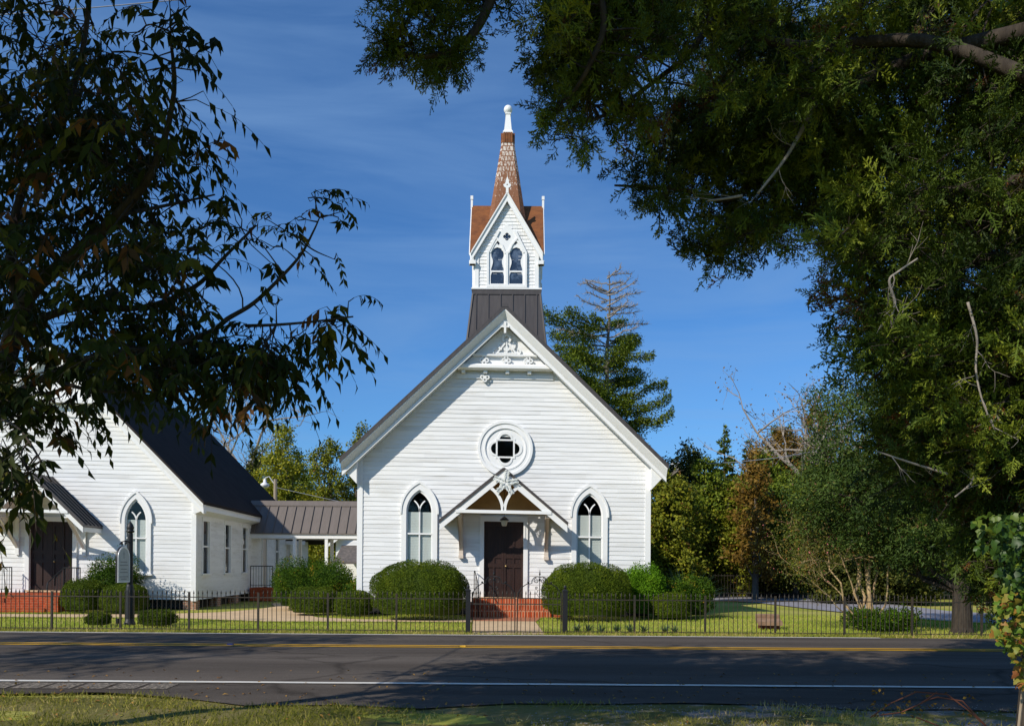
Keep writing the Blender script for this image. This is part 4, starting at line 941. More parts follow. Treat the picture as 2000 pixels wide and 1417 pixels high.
# ------------------------------------------------------------------ covered walkway
WK = thing('covered_walkway', 'open walkway with taupe metal roof and white posts between the two buildings', 'walkway', (0, 38.0, 0.1))
wx0, wx1 = -11.75, -4.9
b = MB(); b.prismx([(-1.05, 2.86), (0.0, 4.26), (1.05, 2.86), (1.05, 2.80), (0, 4.20), (-1.05, 2.80)], wx0, wx1)
L = math.hypot(1.05, 1.40)
for i in range(17):
    x = wx0 + 0.06 + 0.40 * i
    for s in (-1, 1):
        b.add([(x, s*1.06, 2.855), (x + .022, s*1.06, 2.855), (x + .022, 0, 4.262), (x, 0, 4.262), (x, s*1.10, 2.885), (x + .022, s*1.10, 2.885), (x + .022, s * 0.03, 4.30), (x, s * 0.03, 4.30)],
              [(4, 5, 6, 7), (0, 4, 7, 3), (1, 2, 6, 5), (0, 1, 5, 4)])
b.prismx([(-0.16, 4.08), (-0.16, 4.13), (0, 4.34), (0.16, 4.13), (0.16, 4.08), (0, 4.28)], wx0, wx1)
b.build('roof', M['roof_light'], WK)
for s in (-1, 1):
    b = MB(); b.box(wx0 + 0.02, wx1 - 0.02, s * 0.95 - 0.04, s * 0.95 + 0.04, 2.62, 2.80); b.build('fascia', M['trim'], WK)
for x, s in ((-9.55, -1), (-8.15, -1), (-6.6, -1), (-9.75, 1), (-8.3, 1), (-6.8, 1)):
    b = MB(); b.box(x - 0.065, x + 0.065, s * 0.9 - 0.065, s * 0.9 + 0.065, 0.0, 2.62); b.box(x - 0.085, x + 0.085, s * 0.9 - 0.085, s * 0.9 + 0.085, 0.0, 0.12); b.build('post', M['trim'], WK)
b = MB(); b.box(wx0 + 0.7, -4.95, -0.98, 0.98, -0.1, 0.03); b.build('floor', M['concrete'], WK)
b = MB(); b.prismx([(-0.93, 2.74), (0, 4.12), (0.93, 2.74), (0.93, 2.72), (0, 4.06), (-0.93, 2.72)], wx0 + .03, wx1 - .03); b.build('ceiling', M['paint'], WK)
# side landing with a rail
sl = thing('side_landing', 'small brick landing with black rail at the chapel side door', 'landing', (-11.05, 36.2, 0.0))
b = MB(); b.box(-0.28, 0.72, 0.3, 1.6, 0, 0.56); b.build('landing', M['brick'], sl)
b = MB(); b.tube([(-0.25, 0.33, 1.5), (0.70, 0.33, 1.5)], 0.02, 6); b.tube([(-0.25, 0.33, 0.68), (0.70, 0.33, 0.68)], 0.012, 5)
for i in range(9): b.tube([(-0.25 + 0.95 * i / 8, 0.33, 0.56), (-0.25 + 0.95 * i / 8, 0.33, 1.5)], 0.02 if i in (0, 8) else 0.009, 5)
b.build('rail', M['iron'], sl)
# rear wing beyond the walkway and the house far behind it
rw = thing('rear_wing', 'white rear wing with dark roof seen under the walkway', 'building', (-13.85, 44.6, 0.1))
b = MB(); siding(b, lambda z: 2.1, 0.3, 2.75, 0.15, [], 0.0); side_siding(b, 2.1, 0, 4, 0.3, 2.75, 0.15, 1); b.build('wall', M['paint'], rw)
b = MB(); b.prismx([(-0.4, 2.72), (2.0, 3.7), (4.3, 2.72), (4.3, 2.62), (2.0, 3.6), (-0.4, 2.62)], -2.4, 3.0); b.build('roof', M['roof_dull'], rw)
b = MB(); b.box(-2.42, 3.02, -0.44, -0.40, 2.50, 2.70); b.build('fascia', M['trim'], rw)
b = MB(); b.box(0.2, 0.75, -0.05, -0.025, 0.5, 2.45); b.build('window', M['belfry_glass'], rw)
hs_ = thing('far_house', 'white house gable with grey shingle lean-to beyond the walkway', 'house', (-8.1, 58.0, 0.2))
b = MB(); siding(b, lambda z: 4.0 if z < 3.0 else max(0, 4.0 - (z - 3.0) * 1.45), 0, 5.7, 0.18, []); side_siding(b, 4.0, 0, 8, 0, 3.0, .18, 1); side_siding(b, -4.0, 0, 8, 0, 3.0, .18, -1); b.build('wall', M['paint'], hs_)
b = MB(); gable_roof(b, 4.5, 6.0, 2.85, -0.4, 8.4, 0.12); b.build('roof', M['shingle'], hs_)
b = MB(); rake(b, [(0.1, -0.01), (0.1, -0.42), (0.3, -0.42), (0.3, -0.36)], 0, 6.0, 4.5, 2.85); b.build('bargeboard', M['trim'], hs_)
b = MB(); b.prismx([(-2.6, 1.55), (0, 2.7), (0, 2.58), (-2.6, 1.43)], -3.6, 4.2); b.build('porch_roof', M['shingle'], hs_)
for x in (-3.4, -0.8, 1.6, 4.0):
    b = MB(); b.box(x - .08, x + .08, -2.5, -2.34, 0, 1.46); b.build('porch_post', M['trim'], hs_)
b = MB(); b.box(1.2, 2.2, -0.05, -0.026, 2.62, 3.1); b.build('window', M['belfry_glass'], hs_)
# yard lamp and pole with wire behind the chapel roof
yl = thing('yard_lamp', 'white yard lamp hood on a weathered wooden pole behind chapel', 'lamp', (gx(537, 50), 50.0, 0))
b = MB(); b.tube([(0, 0, 0), (0, 0, 6.6)], [0.14, 0.11], 8); b.build('pole', M['pole'], yl)
b = MB(); b.tube([(-0.05, 0, 6.3), (-0.35, -0.1, 6.75), (-0.6, -0.1, 6.65)], 0.03, 6); b.build('arm', M['lamp_white'], yl)
b = MB(); b.lathe([(0.04, 0.42), (0.09, 0.36), (0.10, 0.2), (0.27, 0.08), (0.27, 0.0), (0.18, -0.1), (0.02, -0.14)], (-0.6, -0.1, 6.2), 12); b.build('hood', M['lamp_white'], yl, True)
def wire(name, label, pts, r):
    b = MB(); b.tube(pts, r, 5); return tag(b.build(name, M['wire'], smooth=True), label, 'wire')
wire('service_wire', 'thin wire running from the yard lamp pole behind the walkway roof', [pt(538, 951, 50), pt(600, 965, 48), pt(655, 977, 46), pt(720, 988, 44)], 0.012)
wire('overhead_wire', 'thin overhead wire crossing the sky at the top left', [pt(-200, 44, 16), pt(150, 18, 16), pt(360, -1, 16), pt(700, -36, 16)], 0.010)
wire('roadside_wire', 'thin wire sagging before the russet trees on the right', [pt(1380, 905, 38), pt(1440, 902, 38), pt(1520, 893, 38), pt(1620, 876, 38), pt(1760, 848, 38)], 0.014)

# ------------------------------------------------------------------ iron fence, gate, sign, bench
FY = 19.75
def picket_mesh():
    b = MB(); b.tube([(0, 0, 0.0), (0, 0, 0.90)], 0.0085, 5); b.lathe([(0.0085, 0.885), (0.016, 0.905), (0.015, 0.925), (0.001, 0.985)], sides=5)
    return b
pk0 = None
def fence(label, pxs, extra_lean=0.0, Y=FY, group='iron picket fences along the road', post_h=0.93):
    global pk0
    t = thing('iron_fence', label, 'fence', (gx(pxs[0], Y), Y, 0.0), 0, group)
    x0 = gx(pxs[0], Y)
    for i, px in enumerate(pxs):
        x = gx(px, Y) - x0
        if i not in (0,) or px < 0:
            b = MB(); b.box(x - 0.022, x + 0.022, -0.022, 0.022, -0.02, post_h); b.build('fence_post', M['iron_worn'], t)
        if i == len(pxs) - 1: break
        x2 = gx(pxs[i+1], Y) - x0
        b = MB(); b.box(x + 0.02, x2 - 0.02, -0.017, 0.017, 0.80, 0.822); b.box(x + 0.02, x2 - 0.02, -0.012, 0.012, 0.055, 0.075)
        pan = b.build('rail', M['iron_worn'], t)
        n = max(1, int(round((x2 - x) / 0.108)))
        for k in range(1, n):
            if pk0 is None: o = picket_mesh().build('picket', M['iron_worn'], pan); pk0 = o
            else: o = pk0.copy(); COL.objects.link(o); o.parent = pan
            o.location = (x + (x2 - x) * k / n, 0, random.uniform(-0.012, 0.008)); o.rotation_euler = (random.uniform(-.012, .012), random.uniform(-.012, .012), 0)
    return t
fence('black iron picket fence from the sign side to the gate', [-32, 102, 236, 370, 505, 641, 775, 914])
fence('black iron picket fence from the gate to the stone bench and vine', [1105, 1240, 1378, 1515, 1650, 1782, 1918, 2050])
for px, lab in ((915, 'square black gate post with ball cap beside left leaf of gate'), (1104, 'square black gate post with ball cap beside right leaf of gate')):
    t = thing('gate_post', lab, 'gate post', (gx(px, FY), FY, 0), R(4), 'gate posts of the iron fence')
    b = MB(); b.box(-0.056, 0.056, -0.056, 0.056, -0.02, 1.0); b.build('shaft', M['iron'], t)
    b = MB(); b.box(-0.066, 0.066, -0.066, 0.066, 1.0, 1.02); b.add([(-.06, -.06, 1.02), (.06, -.06, 1.02), (.06, .06, 1.02), (-.06, .06, 1.02), (-.02, -.02, 1.06), (.02, -.02, 1.06), (.02, .02, 1.06), (-.02, .02, 1.06)], [(0, 1, 5, 4), (1, 2, 6, 5), (2, 3, 7, 6), (3, 0, 4, 7), (4, 5, 6, 7)])
    b.lathe([(0.035 * math.sin(math.pi * i / 8) + 0.001, 1.10 - 0.045 * math.cos(math.pi * i / 8)) for i in range(9)], sides=10); b.build('cap', M['iron'], t, False)
def spiral(cx, cz, r0, turns, a0, sgn, n=22): return [(cx + sgn * r0 * (1 - 0.85 * i / n) * math.cos(a0 + turns * 2 * math.pi * i / n), 0, cz + r0 * (1 - 0.85 * i / n) * math.sin(a0 + turns * 2 * math.pi * i / n)) for i in range(n + 1)]
def gate_leaf(px0, px1, lab, tilt):
    x0, x1 = gx(px0, FY), gx(px1, FY); w = (x1 - x0) / 2
    t = thing('gate', lab, 'gate', ((x0 + x1) / 2, FY, 0.0), 0, 'leaves of the iron double gate'); t.rotation_euler = (0, tilt, 0)
    b = MB()
    for s in (-1, 1): b.tube([(s * (w - 0.02), 0, 0.02), (s * (w - 0.02), 0, 0.98)], 0.014, 6)
    for z in (0.05, 0.70, 0.835): b.box(-w + 0.02, w - 0.02, -0.010, 0.010, z - 0.011, z + 0.011)
    b.build('frame', M['iron_worn'], t)
    n = 10
    for k in range(1, n):
        b = picket_mesh(); o = b.build('picket', M['iron_worn'], t); o.location = (-w + 2 * w * k / n, 0, 0.03)
    b = MB()
    for s in (-1, 1):
        b.tube([(s * (w - 0.03), 0, 0.86), (s * (w - 0.05), 0, 0.98), (s * (w - 0.12), 0, 1.09), (s * (w - 0.22), 0, 1.16), (s * 0.25, 0, 1.19)], 0.011, 5)
        b.lathe([(0.022 * math.sin(math.pi * i / 6) + .001, -0.022 * math.cos(math.pi * i / 6)) for i in range(7)], (s * 0.27, 0, 1.205), 6)
        b.tube([(s * 0.27, 0, 1.20), (s * 0.23, 0, 1.17), (s * 0.18, 0, 1.19), (s * 0.18, 0, 1.25), (s * 0.13, 0, 1.32), (s * 0.06, 0, 1.345), (0, 0, 1.33)], 0.011, 5)
        b.tube(spiral(s * 0.075, 1.25, 0.065, 1.4, math.pi / 2, -s), 0.009, 5)
        b.tube(spiral(s * 0.07, 1.08, 0.035, 1.2, -math.pi / 2, s), 0.008, 5)
        b.tube([(s * 0.02, 0, 0.87), (s * 0.07, 0, 0.95), (s * 0.035, 0, 1.03)], 0.007, 5)
    b.tube([(0, 0, 0.84), (0, 0, 1.42)], [0.012, 0.007], 6); b.lathe([(0.004, 1.36), (0.022, 1.40), (0.012, 1.43), (0.001, 1.52)], sides=6); b.lathe([(0.02, 1.24), (0.026, 1.27), (0.02, 1.30)], sides=6)
    b.build('scrollwork', M['iron'], t)
gate_leaf(921, 1008, 'left leaf of iron gate with scrolled top before brick steps', 0.0)
gate_leaf(1009, 1098, 'right leaf of iron gate with scrolled top before brick steps', 0.008)
# fence along the driveway behind
fb = thing('iron_fence', 'dark iron fence far back beyond the gravel driveway', 'fence', (gx(1385, 44), 44.0, 0), 0, 'iron fences behind the driveway')
b = MB()
for z in (0.25, 1.15): b.tube([(0, 0, z), (30, -2, z)], 0.02, 5)
b.build('rail', M['iron_worn'], fb)
b = MB()
for i in range(190): b.tube([(i * 0.158, -i * 0.0105, 0), (i * 0.158, -i * 0.0105, 1.25)], 0.011, 4)
o = b.build('picket', M['iron_worn'], fb); o['kind'] = 'stuff'

# church sign
sx, sy = gx(254, 21.7), 21.7
sg = thing('church_sign', 'pale arched sign board hanging from a black post with acorn finial', 'sign', (sx, sy, 0))
b = MB(); b.lathe([(0.14, 0.0), (0.15, 0.03), (0.12, 0.10), (0.10, 0.16), (0.098, 0.9), (0.085, 1.0), (0.072, 1.04), (0.068, 2.34), (0.06, 2.36)], sides=12); b.build('post', M['iron'], sg, False)
b = MB(); b.lathe([(0.05, 2.36), (0.095, 2.39), (0.10, 2.42), (0.075, 2.44), (0.088, 2.47), (0.092, 2.51), (0.07, 2.58), (0.03, 2.64), (0.002, 2.67)], sides=12); b.build('finial', M['iron'], sg, True)
brd = MB(); ang = R(-62)
def rotz(mb, a, c=(0, 0, 0)):
    ca, sa = math.cos(a), math.sin(a); mb.v = [(c[0] + x * ca - y * sa, c[1] + x * sa + y * ca, c[2] + z) for x, y, z in mb.v]; return mb
bx = -0.10
# board hangs from a scrolled bracket on the road side of the post
b = MB(); b.plate([gothic(0.29, 1.10, 1.72, 2.02, 10, -0.36)], -0.025, 0.025); rotz(b, R(86)); board = b.build('board', M['iron'], sg)
b = MB(); b.plate([gothic(0.262, 1.13, 1.71, 1.985, 10, -0.36)], -0.033, -0.0255); rotz(b, R(86)); b.build('panel', M['sign_face'], board)
b = MB()
for z, w in ((1.62, 0.16), (1.54, 0.19), (1.44, 0.14), (1.36, 0.18), (1.25, 0.2), (1.19, 0.13)): b.box(-0.36 - w, -0.36 + w, -0.0365, -0.034, z - 0.013, z + 0.013)
b.box(-0.372, -0.348, -0.0365, -0.034, 1.70, 1.90); b.box(-0.41, -0.31, -0.0366, -0.0341, 1.82, 1.84)
rotz(b, R(86)); b.build('lettering', M['sign_ink'], board)
b = MB(); b.plate([gothic(0.285, 1.105, 1.72, 2.01, 10, -0.36), gothic(0.255, 1.135, 1.71, 1.975, 10, -0.36)], -0.04, -0.026); rotz(b, R(86)); b.build('border', M['lamp_white'], board)
b = MB(); b.tube([(0, 0, 2.12), (-0.2, 0, 2.16), (-0.42, 0, 2.12), (-0.50, 0, 2.06)], 0.016, 6); b.tube(spiral(-0.22, 2.09, 0.06, 1.3, 0, 1), 0.012, 5); b.tube([(-0.4, 0, 2.12), (-0.4, 0, 2.0)], 0.012, 5); b.tube(spiral(-0.40, 2.07, 0.05, 1.2, 0, -1), 0.012, 5)
rotz(b, R(86)); b.build('bracket', M['iron'], sg)
# ground spotlight by the sign
gl = thing('garden_spotlight', 'tiny dark spotlight on the lawn beside the sign post', 'spotlight', (gx(230, 21.4), 21.4, 0))
b = MB(); b.tube([(0, 0, -0.02), (0, 0, 0.08)], 0.012, 6); b.build('stake', M['iron'], gl)
b = MB(); b.tube([(0.0, 0.0, 0.06), (0.01, 0.01, 0.19)], [0.045, 0.055], 10); b.build('head', M['iron'], gl)
# stone bench
bn = thing('stone_bench', 'small brown stone bench with dark red base alone on lawn', 'bench', (gx(1502, 21.9), 21.9, 0), R(-6))
b = MB(); b.box(-0.24, 0.24, -0.16, 0.16, 0, 0.10); b.box(-0.21, -0.12, -0.13, 0.13, 0.101, 0.14); b.box(0.12, 0.21, -0.13, 0.13, 0.101, 0.14); b.build('base', M['redwood'], bn)
b = MB(); b.prismx([(-0.27, 0.11), (-0.27, 0.20), (0.20, 0.30), (0.20, 0.21)], -0.30, 0.30); b.build('seat', M['stone'], bn)
b = MB(); b.prismx([(0.10, 0.285), (0.08, 0.36), (0.22, 0.385), (0.24, 0.31)], -0.30, 0.29); b.build('back_slab', M['stone'], bn)

# ------------------------------------------------------------------ shrubs
SHR = 'shrubs around the churches'
def shrub(name, label, px, py_bot, wpx, hpx, Y, m, n, leaf, group=None, loose=0.0, flat=1.0, lumps=5, inner=0.90, cat='shrub'):
    w = wpx * Y / F / 2; h = hpx * Y / F; x = gx(px, Y)
    root = thing(name, label, cat, (x, Y, 0.0), 0, group)
    n = int(n)
    D = rand_dir(n); D[:, 2] = np.abs(D[:, 2]) * 1.0 - 0.35 * (rng.random(n) < 0.45); D = unit(D)
    lump = rng.random((lumps, 3)) * 6.28
    def rad(D):
        a = np.arctan2(D[:, 1], D[:, 0]); e = np.arcsin(np.clip(D[:, 2], -1, 1)); r = np.ones(len(D))
        for i in range(lumps): r += (0.024 + loose * 0.10) * np.sin((i + 2) * a + lump[i, 0]) * np.cos((i + 1.5) * e + lump[i, 1])
        return r
    # superellipse: fuller sides, flat-ish bottom
    def shape(D, s):
        q = np.power(np.abs(D), 0.82) * np.sign(D); q = q / np.power(np.sum(np.abs(q) ** 2.6, 1), 1 / 2.6)[:, None]
        r = (rad(D) * s)[:, None]
        return np.stack([q[:, 0] * w, q[:, 1] * w * flat, np.where(q[:, 2] > 0, h * 0.44 + q[:, 2] * h * 0.56, h * 0.44 + q[:, 2] * h * 0.56)], 1) * r
    depth = 1 - rng.random(n) ** 2 * (0.10 + loose * 0.45)
    P = shape(D, depth * (1 + loose * 0.10 * rng.normal(size=n))); P[:, 2] = np.maximum(P[:, 2], 0.03)
    A = unit(D * (0.55 + loose) + rand_dir(n) * 0.9 + np.array([0, 0, 0.25])); N = unit(D + rand_dir(n) * 0.7)
    L = leaf * rng.uniform(0.7, 1.3, n)
    V, Fq = leaves(P, A, N, L, L * 0.55)
    patch = 0.16 * np.sin(P[:, 0] * 4.1 + lump[0, 0]) * np.sin(P[:, 2] * 5.3 + lump[1, 1]) + 0.10 * np.sin(P[:, 0] * 11 + P[:, 2] * 7 + lump[2, 0])
    stray = rng.random(n) < 0.008; P[stray] += D[stray] * rng.uniform(0.02, 0.10, (stray.sum(), 1)); L[stray] *= 1.5
    V, Fq = leaves(P, A, N, L, L * 0.55)
    rnd = np.repeat(np.clip(0.5 + patch + 0.2 * rng.normal(size=n), 0, 1), 2)
    npmesh('foliage', V, Fq, m, root, rnd)
    # inner twiggy mass, so the shrub is not hollow
    iv, jf = [], []; nu, nv = 18, 9
    for j in range(nv + 1):
        e = -0.5 + (math.pi / 2 + 0.5) * j / nv
        for i in range(nu): a = 2 * math.pi * i / nu; iv.append((math.cos(a) * math.cos(e), math.sin(a) * math.cos(e), math.sin(e)))
    iv = np.array(iv); S_ = shape(iv, np.full(len(iv), inner - loose * 0.25)); S_[:, 2] = np.maximum(S_[:, 2], 0.0)
    for j in range(nv):
        for i in range(nu): jf.append((j*nu + i, j*nu + (i+1) % nu, (j+1)*nu + (i+1) % nu, (j+1)*nu + i))
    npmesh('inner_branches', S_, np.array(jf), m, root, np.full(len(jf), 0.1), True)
    return root
shrub('boxwood', 'largest clipped round boxwood on the left of the brick steps', 822, 1207, 191, 112, 24.9, M['box'], 34000, 0.038, 'big clipped boxwoods', 0.0, 0.75)
shrub('boxwood', 'large clipped round boxwood on the right of the brick steps', 1148, 1207, 176, 110, 24.9, M['box'], 32000, 0.038, 'big clipped boxwoods', 0.0, 0.75)
shrub('boxwood', 'small clipped boxwood mound below the glossy loose shrub', 615, 1200, 96, 54, 26.6, M['box'], 12000, 0.036, SHR)
shrub('boxwood', 'small clipped boxwood mound touching the largest boxwood', 692, 1203, 72, 50, 26.0, M['box'], 10000, 0.036, SHR)
shrub('boxwood', 'clipped boxwood ball right against chapel steps', 164, 1199, 76, 66, 26.8, M['box'], 11000, 0.036, SHR)
shrub('boxwood', 'clipped boxwood ball just behind the sign post', 244, 1199, 82, 58, 26.6, M['box'], 11000, 0.036, SHR)
shrub('boxwood', 'small clipped boxwood mound right of the large right boxwood', 1312, 1206, 76, 52, 25.4, M['box'], 10000, 0.036, SHR)
shrub('boxwood', 'low dark shrub lying on lawn right of the sign post', 308, 1226, 64, 30, 21.4, M['box'], 6000, 0.036, SHR, 0.25)
shrub('boxwood', 'tiny low shrub on lawn left of the sign post', 192, 1226, 42, 24, 21.4, M['box'], 3600, 0.036, SHR, 0.3)
shrub('glossy_shrub', 'big loose glossy shrub in front of the walkway posts', 612, 1180, 150, 92, 29.5, M['holly'], 22000, 0.055, SHR, 0.32)
shrub('glossy_shrub', 'glossy dark shrub at the left corner of tall church', 706, 1170, 62, 60, 27.9, M['holly'], 6500, 0.056, SHR, 0.5)
shrub('glossy_shrub', 'dark loose shrub against chapel wall under the arched window', 222, 1180, 92, 100, 28.3, M['holly'], 9500, 0.058, SHR, 0.45)
shrub('lime_shrub', 'bright lime green shrub at the right corner of tall church', 1256, 1200, 80, 98, 26.2, M['lime'], 13000, 0.055, SHR, 0.3)
shrub('glossy_shrub', 'dark green loose shrub under the spiky arching plant', 1346, 1200, 84, 76, 26.4, M['holly'], 9000, 0.058, SHR, 0.5)
shrub('myrtle_underplanting', 'low leafy shrub round the foot of crepe myrtle stems', 1720, 1230, 120, 40, 21.6, M['holly'], 3600, 0.07, SHR, 0.6)
shrub('lime_shrub', 'light green strappy clump right of the crepe myrtle foot', 1762, 1230, 34, 30, 21.4, M['lime'], 900, 0.1, SHR, 0.7)
# arching spiky plant behind the right shrubs
def strap_plant(name, label, px, Y, n, L, m, w=0.03, group=None, z0=0.0, up=0.9, droop=0.6):
    root = thing(name, label, 'plant', (gx(px, Y), Y, z0), 0, group); V, Fq, o = [], [], 0
    for i in range(n):
        a = rng.uniform(0, 6.28); d = np.array([math.cos(a), math.sin(a), 0]); s = np.array([-d[1], d[0], 0]); l = L * rng.uniform(0.6, 1.1); tilt = rng.uniform(0.25, 1.0)
        ks = 5
        for k in range(ks + 1):
            t = k / ks; p = d * l * tilt * t + np.array([0, 0, up * l * t - droop * l * t * t * tilt]); ww = w * (1 - t) + 0.003
            V += [p + s * ww, p - s * ww]
        Fq += [(o + 2*k, o + 2*k + 2, o + 2*k + 3, o + 2*k + 1) for k in range(ks)]; o += 2 * (ks + 1)
    npmesh('leaf', np.array(V), np.array(Fq), m, root, np.repeat(rng.random(n), 5)); return root
strap_plant('arching_plant', 'spiky arching plant with long grey green strands beside the church corner', 1338, 28.5, 240, 2.3, M['strap'], 0.018, None, 0.0, 0.85, 0.55)
for i, px in enumerate((1128, 1150, 1176, 1205, 1232, 1258, 1300, 1320)):
    strap_plant('border_grass_clump', ('grassy clump just right of the right gate post', 'second grassy clump along the fence from the right gate post', 'grassy clump at the fence below the large right boxwood', 'leafy clump along the fence nearing the second fence post', 'short grassy clump beside the second fence post', 'grassy clump right past the second fence post', 'small grassy clump below the small right boxwood mound', 'last small grassy clump along the right fence')[i], px, 20.3, 36, 0.36, M['strap'], 0.012, 'grassy clumps along the fence')

# ------------------------------------------------------------------ trees: generic builders
def limb_path(a, c, n=6, sag=0.0, jit=0.06):
    a, c = Vector(a), Vector(c); L = (c - a).length; pts = []
    for i in range(n + 1):
        t = i / n; p = a.lerp(c, t); p.z += sag * L * math.sin(math.pi * t)
        if 0 < i < n: p += Vector(rng.normal(size=3) * jit * L / n * 1.5)
        pts.append(p)
    return pts
def branchy(mb, p, d, L, r, depth, tips, spread=0.6, sides=5, up=0.15):
    d = Vector(d).normalized(); n = 4; pts = [Vector(p)]; q = Vector(p)
    for i in range(n):
        d = (d + Vector(rng.normal(size=3)) * 0.13 + Vector((0, 0, up * 0.3))).normalized(); q = q + d * L / n; pts.append(q.copy())
    mb.tube(pts, [r * (1 - 0.55 * i / n) for i in range(n + 1)], sides)
    tips.append((pts[-1], d.copy()))
    if depth > 0:
        for k in range(rng.integers(3, 5)):
            i = rng.integers(1, n + 1); nd = (d + Vector(rng.normal(size=3)) * spread + Vector((0, 0, up))).normalized()
            branchy(mb, pts[i], nd, L * rng.uniform(0.5, 0.78), r * 0.5, depth - 1, tips, spread, max(3, sides - 1), up)
def leaf_cloud(C, Rr, n, leaf, aspect=0.6, shell=0.5, droop=-0.1, sub=12):
    """leaves in clumps: n per blob (centre C, radii Rr); clumps cluster within a blob's shell so gaps stay"""
    Ps, Ns = [], []
    for c, r, k in zip(C, Rr, n):
        D = rand_dir(sub); rad = shell + (1 - shell) * rng.random(sub) ** 0.6
        cc = np.array(c) + D * np.array(r) * rad[:, None]
        i = rng.integers(0, sub, k); off = rng.normal(size=(k, 3)) * np.array(r) * 0.22
        Ps.append(cc[i] + off); Ns.append(unit(D[i] + np.array([0, 0, 0.5])))
    P = np.concatenate(Ps); Nn = np.concatenate(Ns); k = len(P)
    A = unit(rand_dir(k) + Nn * 0.3 + np.array([0, 0, droop])); N = unit(Nn + rand_dir(k) * 0.8)
    L = leaf * rng.uniform(0.6, 1.35, k)
    V, Fq = quads(P, A, N, L, L * aspect)
    return V, Fq, k
def broad_tree(name, label, px, Y, top_py, wpx, m, leaf, dens=1.0, base=0.25, group=None, bark='bark', blobs=9, cz=None, rbias=0.5, z0=0.0, cat='tree'):
    """tree at pixel column px, distance Y; crown of blobs on limbs"""
    x = gx(px, Y); H = EYE + (HY + ROLL * (px - CX) - top_py) * Y / F; W = wpx * Y / F / 2
    root = thing(name, label, cat, (x, Y, z0), 0, group); H -= z0
    C, Rr = [], []
    for i in range(blobs):
        t = (i + 0.5) / blobs; a = i * 2.4 + rng.uniform(0, 1); zz = H * (base + (1 - base) * (0.10 + 0.80 * t)); prof = math.sin(math.pi * (0.18 + 0.72 * t)) ** 0.8
        rr = W * prof * rng.uniform(0.35, 0.62); q = W * 0.46
        C.append((math.cos(a) * rr, math.sin(a) * rr, zz)); Rr.append((q * rng.uniform(0.8, 1.2), q * rng.uniform(0.8, 1.2), min(q, H * 0.2) * rng.uniform(0.75, 1.1)))
    C[-1] = (W * 0.05, 0, H * 0.92); Rr[-1] = (W * 0.3, W * 0.3, H * 0.09)
    b = MB(); r0 = 0.018 * H + 0.05
    trunk = limb_path((0, 0, -0.1), (rng.normal() * 0.03 * H, 0, H * 0.8), 8, 0, 0.05)
    b.tube(trunk, [r0 * (1 - 0.85 * i / 8) for i in range(9)], 8)
    for c in C:
        i = max(1, min(7, int(8 * (c[2] / H) * 0.75))); b.tube(limb_path(trunk[i], c, 5, -0.05, 0.1), [r0 * 0.4 * (1 - 0.8 * k / 5) for k in range(6)], 5)
    b.build('trunk', M[bark], root)
    area = sum(r[0] * r[2] * 4 for r in Rr); tot = int(dens * 3.2 * area / (leaf * leaf * 0.3)); w = np.array([r[0] * r[2] for r in Rr]); n = np.maximum(5, (tot * w / w.sum()).astype(int))
    V, Fq, k = leaf_cloud(C, Rr, n, leaf, sub=14)
    rnd = np.clip(0.5 + 0.25 * rng.normal(size=k), 0, 1)
    npmesh('crown', V, Fq, m, root, rnd); return root
